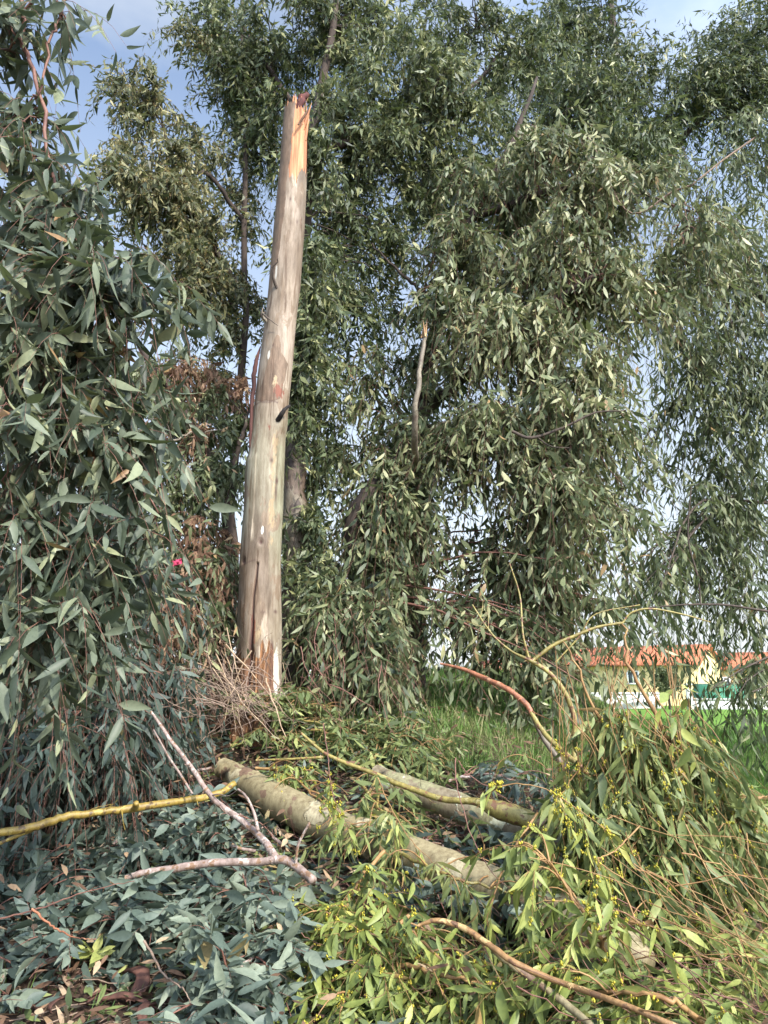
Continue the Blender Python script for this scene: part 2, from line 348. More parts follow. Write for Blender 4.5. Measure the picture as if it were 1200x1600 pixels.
# bark of the snapped trunk: painted bark patches are attributes of the bark itself
M_trunk, t, b = mat('peeling cream and grey gum bark')
def attr(n):
    a = nn(t, 'ShaderNodeAttribute', attribute_name=n); s = nn(t, 'ShaderNodeSeparateColor'); t.links.new(a.outputs['Color'], s.inputs[0]); return s
def mixc(A, B, F, mode='MIX'):
    x = nn(t, 'ShaderNodeMix', data_type='RGBA', blend_type=mode)
    for k, v in (('A', A), ('B', B), ('Factor', F)):
        if hasattr(v, 'links'): t.links.new(v, x.inputs[k])
        elif k == 'Factor': x.inputs[k].default_value = v
        else: x.inputs[k].default_value = tuple(v)+(1,)
    return x.outputs['Result']
def edge(src, nz, amt=.55, w=.02, th=.5):
    a = nn(t, 'ShaderNodeMath', operation='SUBTRACT'); t.links.new(nz, a.inputs[0]); a.inputs[1].default_value = .5
    m = nn(t, 'ShaderNodeMath', operation='MULTIPLY_ADD'); t.links.new(a.outputs[0], m.inputs[0]); m.inputs[1].default_value = amt*2; t.links.new(src, m.inputs[2])
    r = nn(t, 'ShaderNodeMapRange'); r.inputs[1].default_value = th-w; r.inputs[2].default_value = th+w; t.links.new(m.outputs[0], r.inputs[0]); return r.outputs[0]
A1, A2 = attr('bark_a'), attr('bark_b')
nz = noise(t, 9, 6, .6, stretch=(1, 1, .4)).outputs['Fac']; nb = noise(t, 3.2, 6, .6, stretch=(1, 1, .22)).outputs['Fac']; nf = noise(t, 34, 8, .75, stretch=(1, 1, .14)).outputs['Fac']
nw = noise(t, 16, 4, .6, stretch=(1, 1, .5)).outputs['Fac']
nz2 = noise(t, 22, 6, .7, stretch=(1, 1, .45), dist=.3).outputs['Fac']
base = ramp(t, [(.32, (.135, .108, .08)), (.44, (.205, .17, .13)), (.56, (.285, .24, .19)), (.7, (.345, .30, .24))], nb).outputs[0]
c = mixc(base, (.235, .235, .165), edge(A1.outputs[2], nb, .6, .3))                  # greenish grey zone
c = mixc(c, (.20, .155, .11), edge(A2.outputs[2], noise(t, 6.5, 7, .6, stretch=(1, 1, .28), dist=.5).outputs['Fac'], .7, .012))
c = mixc(c, (.37, .335, .27), edge(A2.outputs[2], noise(t, 5.2, 7, .6, stretch=(1.1, 1, .2), dist=.5).outputs['Fac'], .6, .012, .56))                    # thin drab flakes
c = mixc(c, ramp(t, [(.35, (.125, .088, .058)), (.65, (.185, .13, .088))], nw).outputs[0], edge(A1.outputs[0], nz, .3, .012))   # brown bark sheets
stk = noise(t, 22, 5, .6, stretch=(1, 1, .045), dist=.2).outputs['Fac']
c = mixc(c, ramp(t, [(.57, (1, 1, 1)), (.62, (.52, .42, .33))], stk).outputs[0], .85, 'MULTIPLY')
c = mixc(c, ramp(t, [(.40, (.60, .46, .34)), (.52, (1.06, 1.0, .93))], noise(t, 2.6, 6, .65, stretch=(1, 1, .35)).outputs['Fac']).outputs[0], .45, 'MULTIPLY')
c = mixc(c, (.30, .23, .135), edge(A2.outputs[1], nz2, .9, .08))                    # ochre smear
c = mixc(c, (.17, .055, .03), edge(A2.outputs[0], nz2, .9, .05))                   # red patch
c = mixc(c, ramp(t, [(.35, (.07, .032, .018)), (.5, (.15, .075, .035)), (.65, (.33, .155, .06))], nf).outputs[0], edge(A1.outputs[1], nz, .5, .04))  # rotten base
c = mixc(c, ramp(t, [(.34, (.50, .42, .33)), (.60, (1.08,)*3)], nf).outputs[0], .75, 'MULTIPLY')
c = mixc(c, ramp(t, [(.38, (.66, .60, .50)), (.56, (1.05,)*3)], noise(t, 5, 7, .7, stretch=(1, 1, .3)).outputs['Fac']).outputs[0], .7, 'MULTIPLY')
a3 = nn(t, 'ShaderNodeAttribute', attribute_name='bark_c'); s3 = nn(t, 'ShaderNodeSeparateColor'); t.links.new(a3.outputs['Color'], s3.inputs[0])
c = mixc(c, (.45, .42, .36), edge(s3.outputs[0], nw, .3, .05))                     # white streak
c = mixc(c, (.045, .014, .010), s3.outputs[1])                                      # cracks and holes
t.links.new(c, b.inputs['Base Color']); b.inputs['Roughness'].default_value = .7
s = nn(t, 'ShaderNodeMath', operation='MULTIPLY_ADD'); s.inputs[1].default_value = 1.2; t.links.new(edge(A1.outputs[0], nz, .3, .012), s.inputs[0]); t.links.new(nf, s.inputs[2])
bump(t, b, s.outputs[0], .5, .008)

# ------------------------------------------------------------------ ground
def grade(a, n0, n1):
    u = np.linspace(-1, 1, n0); return a*np.sinh(u*n1)/math.sinh(n1)
gx = grade(500, 321, 6.2); gy = np.concatenate((np.linspace(-60, 0, 20)[:-1], 0+500*np.sinh(np.linspace(0, 1, 300)*5.6)/math.sinh(5.6)))
X, Y = np.meshgrid(gx, gy); Z = gz(X, Y); nx, ny = len(gx), len(gy)
i = np.arange(ny-1)[:, None]*nx; j = np.arange(nx-1)[None]
g = MB(); g.add(np.stack((X, Y, Z), -1), np.stack((i+j, i+j+1, i+nx+j+1, i+nx+j), -1).reshape(-1, 4))
M_ground, t, b = mat('soil and meadow')
c = nn(t, 'ShaderNodeTexCoord'); sp = nn(t, 'ShaderNodeSeparateXYZ'); t.links.new(c.outputs['Object'], sp.inputs[0])
n0 = noise(t, .35, 4); n1 = noise(t, 25, 6, .7); n2 = noise(t, 1.1, 5, .6)
m1 = nn(t, 'ShaderNodeMath', operation='MULTIPLY_ADD'); t.links.new(n0.outputs['Fac'], m1.inputs[0]); m1.inputs[1].default_value = 6; t.links.new(sp.outputs['Y'], m1.inputs[2])
mr = nn(t, 'ShaderNodeMapRange'); mr.inputs[1].default_value = 9.6; mr.inputs[2].default_value = 11.4; t.links.new(m1.outputs[0], mr.inputs[0])
soil = ramp(t, [(.35, (.030, .019, .014)), (.6, (.085, .055, .038))], n1.outputs['Fac']).outputs[0]
mead = ramp(t, [(.3, (.075, .15, .022)), (.55, (.12, .22, .035)), (.8, (.17, .24, .06))], n2.outputs['Fac']).outputs[0]
t.links.new(mixc(soil, mead, mr.outputs[0]), b.inputs['Base Color']); b.inputs['Roughness'].default_value = .95; b.inputs['Specular IOR Level'].default_value = .1
bump(t, b, n1.outputs['Fac'], .6, .03)
tag(g.build('ground', M_ground, smooth=True), kind='structure')

# grass on the bank and meadow, leaf litter on the near slope
rng = np.random.default_rng(11)
def scatter_grass(n, x0, x1, y0, y1, h, w):
    m = MB(); x = rng.uniform(x0, x1, n); y = y0+(y1-y0)*rng.random(n)**1.6
    k = vnoise(x*1.2, y*1.2)+.25*rng.random(n) > .28; x, y = x[k], y[k]; n = len(x)
    P = np.stack((x, y, gz(x, y)-.01), -1); D = np.array((0, 0, 1.))+rng.normal(0, .33, (n, 3))
    N = rng.normal(0, 1, (n, 3)); s = np.clip(y/11, .8, 3)
    leaves(m, P, D, N, h*(.5+rng.random(n))*s**.4, w*s*(.7+.6*rng.random(n)), rng.normal(.15, .2, n), rng.normal(0, .1, n), np.clip(.45+1.3*(vnoise(x*1.1, y*1.1+9)-.5)+.5*(vnoise(x*5, y*5)-.5)+rng.normal(0, .25, n), 0, 1), 2)
    return m
tag(scatter_grass(120000, -.6, 9, 6.3, 34, .16, .010).build('grass', M_grass), 'fresh green meadow grass on the bank behind the fallen branches', 'grass', kind='stuff')
tag(scatter_grass(1500, -2.6, 3.5, 2.9, 8, .15, .004).build('grass', M_grass), 'sparse thin grass blades among the litter of the near slope', 'grass', kind='stuff')
m = MB(); n = 30000
x = rng.uniform(-4.2, 4.8, n); y = rng.uniform(2.3, 10, n); zz = gz(x, y)
dens = np.where((x < -.9) & (y < 4.3), 1, np.where((y > 6.4) & (x > .45), .08, .55)); k = rng.random(n) < dens; x, y, zz = x[k], y[k], zz[k]; n = len(x)
P = np.stack((x, y, zz+.005+.045*rng.random(n)), -1); D = rng.normal(0, 1, (n, 3)); D[:, 2] *= .28
N = np.array((0, 0, 1.))+rng.normal(0, .45, (n, 3))
leaves(m, P, D, N, .05+.07*rng.random(n), .012+.016*rng.random(n), rng.normal(.1, .25, n), rng.normal(0, .2, n), rng.random(n), 1)
tag(m.build('leaf_litter', M_litter), 'brown and tan fallen leaves carpeting the soil of the near slope', 'leaf litter', kind='stuff')
def carpet(n, x0, x1, y0, y1, L0, W0, name, mm, label, seed, f, hh=.10):
    g = np.random.default_rng(seed); x = g.uniform(x0, x1, n); y = g.uniform(y0, y1, n); k = g.random(n) < f(x, y)*(.35+1.1*vnoise(x*1.6+seed, y*2.2)); x, y = x[k], y[k]; n = len(x); m = MB()
    P = np.stack((x, y, gz(x, y)+.015+hh*g.random(n)**1.5), -1); D = g.normal(0, 1, (n, 3)); D[:, 2] = D[:, 2]*.25-.1; N = np.array((0, -.3, 1.))+g.normal(0, .45, (n, 3))
    leaves(m, P, D, N, L0*(.5+.6*g.random(n)), W0*(.6+.6*g.random(n)), g.normal(.12, .15, n), g.normal(0, .15, n), np.clip(.4+.3*g.normal(0, 1, n), 0, 1), 1); tag(m.build(name, mm), label, 'leaves', kind='stuff')
carpet(5500, -3.6, .6, 3.0, 7.2, .13, .038, 'loose_leaves', M_blue, 'loose blue green leaves covering the left half of the near slope', 31, lambda x, y: np.clip((-x+.4)*1.2, 0, 1)*np.where((y < 3.85) & (x < -.75), .06, 1))
carpet(18000, -1.8, 4.6, 3.0, 9.0, .11, .026, 'loose_leaves', M_cut2, 'loose mid green leaves covering the slope round the fallen logs', 32, lambda x, y: np.clip((x+1.7), 0, 1)*np.where((y > 6.3+.8*vnoise(x*3, y*0)) & (x > .45), .04, 1))
carpet(3800, -3.4, 4.2, 3.0, 7.4, .10, .026, 'dry_leaves', M_dead, 'dry tan leaves scattered over the fallen green foliage', 33, lambda x, y: np.ones_like(x), .26)
m = MB(); n = 1500
x = rng.uniform(-3.5, 4, n); y = rng.uniform(2.5, 8.5, n); a = rng.random(n)*6.28; ln = .08+.3*rng.random(n)**2
tt = np.linspace(-.5, .5, 4)[None]; px_ = x[:, None]+np.cos(a)[:, None]*ln[:, None]*tt+rng.normal(0, .01, (n, 4)); py_ = y[:, None]+np.sin(a)[:, None]*ln[:, None]*tt+rng.normal(0, .01, (n, 4))
tubes(m, np.stack((px_, py_, gz(px_, py_)+.02+.04*rng.random((n, 1))), -1), np.broadcast_to((.001+.0022*rng.random(n)**2)[:, None], (n, 4)), 4)
tag(m.build('twig_litter', M_twgrey), 'thin dry twigs strewn over the near slope', 'twigs', kind='stuff')

# ------------------------------------------------------------------ the snapped trunk
SY = 7.0
prof = [(464, 158, 16.5), (459.5, 250, 19.5), (452.5, 350, 22.5), (444.5, 450, 23.7), (438.5, 500, 23.7), (430, 580, 26), (419.5, 680, 26.8), (415.5, 725, 29.3), (412.5, 800, 29.8), (407, 880, 32), (406, 980, 34), (405, 1060, 35.5), (405, 1150, 39)]
pz = np.array([at(a, p, SY)[2] for a, p, h in prof]); pxx = np.array([at(a, p, SY)[0] for a, p, h in prof])
pr = np.array([h/FPX*math.hypot(SY, at(a, p, SY)[2]-EYE) for a, p, h in prof])
pyv = np.array([p for a, p, h in prof], float)
order = np.argsort(pz)
t_root = thing('snapped_trunk', 'tall pale peeling eucalyptus trunk snapped off at the top with raw orange wood', 'tree trunk', (pxx[-1], SY, gz(pxx[-1], SY)))
NS, NH = 180, 620
zb = float(gz(pxx[-1], SY))-.15; zt = pz[0]-.11
hz_ = np.linspace(0, 1, NH)
ph = np.arange(NS)/NS*2*math.pi           # 0 = towards the camera, +90 deg = right
PH, HH = np.meshgrid(ph, hz_)
sx = np.sin(PH); front = np.cos(PH)
# jagged top edge of the bark
topz = zt-.10+.10*vnoise(ph*6, ph*0+3)+.05*vnoise(ph*17, ph*0+9)-np.where(np.sin(ph) > .25, .18, 0)*(np.cos(ph) > -.4)
ZZ = zb+(topz[None]-zb)*HH
def interp(z, v): return np.interp(z, pz[order], v[order])
CX = interp(ZZ, pxx); RR = interp(ZZ, pr); PY = interp(ZZ, pyv)
RR = RR*(1+.035*(vnoise(PH*1.3, ZZ*.9)-.5)+.02*(vnoise(sx*4, ZZ*5)-.5))
RR += .05*np.clip((1090-PY)/-60, 0, 1)*(1+np.sin(PH*5))*.6
RR += .010*sstep((PY-712)/14)*(sx < -.35)*(1-sstep((PY-800)/80))
gl = lambda cx, cy, wx, wy: np.exp(-((sx-cx)/wx)**2-((PY-cy)/wy)**2)*(front > 0)
RR += .028*gl(.72, 668, .28, 16)+.016*gl(.1, 855, .35, 14)-.02*gl(.12, 853, .10, 5)-.02*gl(-.72, 880, .10, 5)+.012*gl(-.5, 500, .3, 12)+.010*gl(.0, 1000, .5, 30)
# the long crack
cpy = np.array([884, 905, 937, 982, 1023, 1050, 1075]); cpx = np.array([408, 406, 401.5, 400, 397, 393.5, 391])
cc = (np.interp(PY, cpy, cpx)-np.interp(PY, pyv, [a for a, p, h in prof]))/np.interp(PY, pyv, [h for a, p, h in prof])
crk = np.exp(-((sx-cc)/(.045+.05*sstep((PY-940)/100)))**2)*(PY > 884)*(PY < 1085)*(front > 0)
RR -= .03*crk
rot = sstep((PY-(1000+26*vnoise(PH*7, PH*0+2)-14*(sx > .2)))/22)
RR -= rot*.012*(1+1.2*(vnoise(PH*16, ZZ*2.5)-.5)*2)
Vx = CX+RR*sx; Vy = SY-RR*front
# which faces are split away
bnd = np.interp(PY, [150, 165, 200, 240, 300, 325], [.15, .12, .0, -.12, -.18, -.05])+.12*(vnoise(ZZ*9, PH*0)-.5)
lowe = 300-28*np.abs(sx-.25)+14*(vnoise(PH*10, PH*0+5)-.5)*2
wood = (sx > bnd) & (PY < lowe) & (front > -.35)
def shell(keep, rad, name, material, attrs=None, zlift=None):
    V = np.stack((CX+rad*sx, SY-rad*front, ZZ if zlift is None else zlift), -1).reshape(-1, 3)
    i = np.arange(NH-1)[:, None]*NS; j = np.arange(NS)[None]; j2 = (j+1) % NS
    Q = np.stack((i+j, i+j2, i+NS+j2, i+NS+j), -1)
    Q = Q[keep[:-1] ]if keep is not None else Q.reshape(-1, 4)
    m = MB(); m.add(V, Q); o = m.build(name, material, t_root, smooth=True)
    for an, (a, b_, c_) in (attrs or {}).items():
        at_ = o.data.attributes.new(an, 'FLOAT_COLOR', 'POINT')
        at_.data.foreach_set('color', np.stack((a, b_, c_, np.ones_like(a)), -1).astype(np.float32).ravel())
    return o
def band(lo, hi, v, soft): return sstep((v-lo)/soft+.5)*(1-sstep((v-hi)/soft+.5))
brown = np.clip(.5+(np.interp(PY, [160, 250, 310, 400, 450, 500], [.1, -.1, -.22, -.3, -.62, -1.1])-sx)*1.6, 0, 1)*(PY < 505)
brown = np.where(front < 0, .35, brown)
c0 = np.interp(PY, [528, 560, 600, 640], [.1, -.1, -.45, -.75]); c1 = np.interp(PY, [528, 560, 575, 640], [.1, .35, .75, .45])
brown = np.maximum(brown, np.clip(.62+np.minimum(sx-c0, c1-sx)*1.6, 0, 1)*band(532, 636, PY, 12)*(front > 0))
brown = np.maximum(brown, .48*band(905, 1000, PY, 40)*band(-.9, -.1, sx, .3))
brown = np.maximum(brown, .36*(sx < -.6)*band(640, 800, PY, 80)); brown = np.maximum(brown, .40*(sx > .55)*(PY < 560)*(PY > 300)); brown = np.maximum(brown, .40*gl(-.25, 705, .35, 30))
green = .55*band(640, 860, PY, 160)+.35*(sx > .5)*(PY > 700)
ochre = .62*gl(.25, 610, .3, 22)+.55*gl(.55, 800, .3, 70)+.52*gl(.55, 700, .2, 40)+.5*gl(.1, 990, .3, 50)
redp = .75*gl(.45, 620, .4, 16)+.5*gl(.2, 675, .2, 8)+.62*gl(-.15, 985, .18, 55)
flake = np.where(PY < 900, .40, .44)
white = 1.0*gl(.85, 1050, .10, 45)*1.2+.75*gl(-.3, 565, .12, 10)+.8*gl(.15, 835, .10, 9)+.6*gl(-.9, 1010, .1, 20)+.6*gl(-.45, 440, .12, 26)
dark = crk*.95+1.2*gl(.12, 853, .07, 3.2)+1.1*gl(-.72, 880, .09, 4)+.9*gl(.8, 958, .07, 3)+.6*gl(.3, 960, .1, 2)+.9*gl(.72, 757, .06, 5)+.8*gl(.7, 775, .05, 14)+.7*gl(.72, 812, .04, 3)+.8*gl(.1, 326, .08, 3)+.7*gl(.6, 358, .06, 3)+.8*gl(-.1, 551, .06, 2)+.8*gl(.1, 605, .06, 2)+.9*gl(.45, 727, .07, 4)
dark += .7*np.exp(-((PY-636-3*vnoise(sx*4, sx*0))/1.6)**2)*(sx < .5)*(front > 0)+.45*np.exp(-((PY-(884-4*np.cos(sx*3)))/1.5)**2)*(front > 0)*(sx < 0)+.75*np.exp(-((sx-.66-.02*np.sin(PY*.2))/.05)**2)*band(1000, 1110, PY, 20)*(front > 0)+.5*np.exp(-((PY-(846+22*(sx-.12)**2*10))/1.4)**2)*(np.abs(sx-.12) < .28)*(front > 0)
rotm = rot*np.where(sx > .72, .15, .95)
shell(~wood, RR, 'bark', M_trunk, {'bark_a': (brown, rotm, green), 'bark_b': (redp, ochre, flake), 'bark_c': (white, np.clip(dark, 0, 1), green*0)})
wr = RR*(.915-.10*sstep((sx-.1)/.9)*sstep((300-PY)/120))+.011*(vnoise(PH*26, ZZ*.8)-.5)+.005*(vnoise(PH*60, ZZ*1.5)-.5)
wtop = zt-.02+.16*(vnoise(ph*9, ph*0+1)-.35)+.05*vnoise(ph*31, ph*0)-np.where(np.sin(ph) > .55, .12, 0)
WZ = zb+(wtop[None]-zb)*HH; CXs, RRs = CX, RR
CX = interp(WZ, pxx)
keepw = PY < 345
shell(keepw & (HH < 1), wr, 'split_wood', M_wood, zlift=WZ)
CX = CXs
# closing of the core under the jagged rim
core = MB(); zc = zt-.16; cxc = float(interp(np.array([zc]), pxx)[0]); rc = float(interp(np.array([zc]), pr)[0])*.9
stem(core, [(cxc, SY, zc-.1), (cxc, SY, zc+.01)], [rc, rc*.9], 3, 24); core.build('core_wood', M_wood, t_root)
def sliver(p, d, ln, r, mm, name='splinter', rc=1.0):
    m = MB(); p = np.array(p, float); d = norm(np.array(d, float))
    P = p+d*np.linspace(0, ln, 6)[:, None]; rr = r*np.array([1, 1, .85, .6, .35, .04])
    tubes(m, P[None], rr[None], 4); V = m.V[0].reshape(-1, 3)
    V[:, 1] = SY+(V[:, 1]-SY)*1; return m.build(name, mm, t_root)
for k in range(18):
    a = rng.uniform(-1.2, 2.2); rr_ = rc*rng.uniform(.35, .95)
    sliver((cxc+rr_*math.sin(a), SY-rr_*math.cos(a), zt-.22), (rng.normal(.12, .12), rng.normal(0, .1), 1), rng.uniform(.1, .3)+.25*rng.random()**4, rng.uniform(.006, .02), M_wood)
sliver((cxc+rc*.7, SY-rc*.5, zt-.3), (.28, -.05, 1), .34, .018, M_wood); sliver((cxc+rc*.85, SY-rc*.3, zt-.42), (.12, 0, 1), .36, .02, M_wood)
# dark red flap of bark curled over the top
m = MB(); a = at(463, 178, SY-.1); stem(m, [a, at(466, 168, SY-.1), at(471, 158, SY-.08), at(477, 150, SY-.04), at(479, 145, SY)], [.015, .03, .045, .03, .006], 14, 7, .008); m.build('torn_bark_flap', simple('dark red inner bark', (.03, .010, .009), (.10, .03, .025), 14, .8, .6), t_root)
m = MB(); stem(m, [at(466, 195, SY-.2), at(476, 180, SY-.2), at(481, 172, SY-.15)], [.012, .014, .006], 8, 5, .003); m.build('splinter', M_deadwood, t_root)
# dead twig, stub, long strip of bark
def onbark(px, py, out=0):
    c = np.interp(py, pyv, [a for a, p, h in prof]); h = np.interp(py, pyv, [h for a, p, h in prof]); s = np.clip((px-c)/h, -1, 1)
    r = h/FPX*math.hypot(SY, at(px, py, SY)[2]-EYE)+out; z = at(px, py, SY)[2]; x = float(interp(np.array([z]), pxx)[0])
    return np.array((x+r*s, SY-r*math.sqrt(max(0, 1-s*s)), z))
m = MB(); stem(m, [onbark(436, 462, -.01), onbark(435, 452, .05), onbark(437, 440, .09), onbark(441, 432, .1), onbark(443, 428, .13)], [.016, .013, .010, .007, .004], 14, 6, .003)
stem(m, [onbark(437, 440, .09), onbark(435, 432, .11)], [.006, .003], 4, 5); m.build('dead_twig', M_twdark, t_root)
m = MB(); stem(m, [onbark(436, 668, -.03), onbark(437, 660, .06), onbark(439, 652, .1), onbark(443, 645, .12)], [.028, .025, .02, .012], 10, 8, .003); m.build('branch_stub', simple('charred stub', (.008, .007, .007), (.03, .025, .022), 20, .9, .5), t_root)
m = MB(); Pl = [onbark(409, 542, .01), onbark(406, 570, .03), onbark(403, 600, .03), onbark(400, 640, .03), onbark(397, 680, .02), onbark(394, 706, .01)]
Pl = [p+np.array((.004, -.01, 0)) for p in Pl]; stem(m, Pl, [.006, .022, .024, .02, .016, .004], 24, 5, .003); m.build('hanging_bark_strip', simple('red brown bark strip', (.035, .013, .011), (.11, .045, .034), 14, .8, .5, (1, 1, .1)), t_root)
m = MB(); stem(m, [onbark(417, 492, .01), onbark(422, 502, .06), onbark(430, 515, .06), onbark(438, 524, .05)], [.008, .008, .006, .003], 8, 5, .002); stem(m, [onbark(420, 512, -.02), onbark(419, 502, .05), onbark(422, 492, .06)], [.024, .014, .004], 8, 6, .002); m.build('branch_stub', M_rear, t_root)

# ------------------------------------------------------------------ trees
def limbs_of(root, defs):
    """defs: (part name, material, [(x,y,z) ...], [radii]) -> parts; returns skeleton points"""
    sk = []
    for nm, mm, pts, rad in defs:
        m = MB(); P = stem(m, pts, rad, 26, 12, .010, len(sk)+3); m.build(nm, mm, root, smooth=True); sk.append(P)
    return sk
def tree(name, label, cat, base, defs, leafm, twm, blobs, seed, group=None, budm=None, extra=None, **kw):
    root = thing(name, label, cat, base, group); sk = np.concatenate(limbs_of(root, defs)); g = np.random.default_rng(seed)
    ml, mt = MB(), MB(); mb_ = MB() if budm else None
    crown(ml, mt, sk[sk[:, 2] > base[2]+.8], blobs, g, buds=(mb_, 4) if budm else None, **kw)
    ml.build('crown', leafm, root); mt.build('twigs', twm, root)
    if budm: tag(mb_.build('buds', budm, root), kind='stuff')
    if extra: extra(root, sk, g)
    return root
def base_at(px, Y):
    x = (px-600)/FPX*Y/ (CP+.25*SP); return np.array((x, Y, float(gz(x, Y))-.05))

# rear trunk of the same stand, right behind the snapped one, with the high central crown
b0 = base_at(458, 8.3)
tree('eucalyptus_tree', 'tall eucalyptus right behind the snapped trunk, its dark brown trunk showing beside it', 'tree', b0, [
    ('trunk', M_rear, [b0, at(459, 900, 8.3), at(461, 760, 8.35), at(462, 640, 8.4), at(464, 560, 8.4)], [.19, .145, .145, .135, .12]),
    ('upper_trunk', M_limb, [at(464, 575, 8.4), at(468, 500, 8.5), at(474, 380, 8.6), at(490, 200, 8.9), at(520, 40, 9.4), at(540, -120, 10)], [.115, .095, .085, .07, .05, .03]),
    ('limb', M_limb, [at(486, 240, 8.8), at(600, 200, 9.4), at(720, 150, 10.2), at(800, 60, 11)], [.07, .055, .04, .02]),
    ('limb', M_limb, [at(474, 300, 8.7), at(560, 272, 9.6), at(660, 262, 10.4), at(740, 230, 11)], [.05, .04, .03, .015]),
    ('limb', M_limb, [at(490, 210, 8.9), at(430, 120, 9.8), at(380, 40, 10.6)], [.05, .035, .015])],
    M_top, M_twdark, [
    (430, 60, 10, 90, 90, 1.4, 26), (540, 40, 10, 110, 80, 1.6, 34), (640, 120, 9.5, 100, 80, 1.3, 34, .08), (560, 190, 9, 80, 60, 1, 22, .08), (700, 40, 11, 110, 80, 1.6, 30), (740, 190, 10, 90, 70, 1.3, 28, .05),
    (660, 260, 9.5, 80, 50, 1, 18), (520, 320, 9.5, 50, 60, .8, 10), (570, 390, 10, 70, 50, 1, 12), (500, 450, 9, 35, 60, .6, 9), (560, 500, 9.6, 70, 60, .9, 12, -.1), (820, 110, 11, 80, 80, 1.3, 22), (630, 440, 10, 50, 50, .8, 9), (700, 330, 10, 50, 60, .8, 12), (380, 130, 10.5, 50, 70, 1, 16), (420, 200, 10, 40, 50, .8, 10), (330, 30, 10.5, 30, 50, .8, 8),
    (500, 620, 9, 30, 60, .5, 7), (520, 720, 9, 40, 60, .6, 9), (500, 830, 8.4, 28, 60, .5, 8), (490, 250, 8.2, 26, 50, .4, 10), (486, 400, 8, 22, 70, .3, 10), (484, 540, 7.9, 20, 60, .3, 9), (500, 900, 7.9, 36, 40, .4, 10), (480, 640, 8, 16, 40, .2, 5), (300, 60, 10, 50, 90, 1, 8)],
    21, per=15, dens=.92, n=14, Ls=.5, L0=.15, W0=.042, droop=.7, hang=.8, lod=2, r0=.03, rnd=.5, spread=.3)

# upper left crown, olive with old capsules
b0 = base_at(350, 9.6)
tree('eucalyptus_tree', 'thin forked eucalyptus left of the snapped trunk, olive crown against the blue sky', 'tree', b0, [
    ('trunk', M_limb, [b0, at(352, 900, 9.6), at(366, 700, 9.7), at(384, 500, 9.8), at(382, 330, 10), at(384, 180, 10.2), at(378, 20, 10.6), at(380, -80, 11)], [.10, .075, .06, .05, .042, .036, .03, .015]),
    ('limb', M_limb, [at(384, 470, 9.8), at(330, 380, 9.6), at(280, 300, 9.4), at(250, 170, 9.2)], [.05, .04, .03, .015]),
    ('limb', M_limb, [at(383, 350, 10), at(320, 270, 9.5), at(250, 300, 9)], [.04, .03, .015])],
    M_back, M_twdark, [
    (210, 150, 9, 40, 40, .7, 12), (235, 260, 9, 65, 45, 1, 26, .1), (270, 320, 9, 60, 40, 1, 22, .08), (200, 300, 8.6, 40, 40, .7, 12), (300, 230, 9.8, 40, 40, .8, 9), (290, 90, 9.8, 16, 60, .5, 5), (330, 400, 9.6, 60, 70, .9, 15, -.1), (390, 330, 10.4, 36, 70, .7, 7, -.15), (340, 500, 10, 70, 60, .9, 16, -.15),
    (400, 230, 10.5, 35, 60, .7, 8, -.1), (300, 600, 9.6, 90, 50, .9, 14, -.1), (280, 450, 9, 60, 60, .9, 14, -.1), (345, 150, 10.4, 35, 60, .7, 8, -.1)],
    22, per=12, dens=1.1, n=12, Ls=.45, L0=.14, W0=.042, rnd=.5, spread=.3, droop=.75, hang=.8, lod=2, budm=M_buddim, r0=.025)

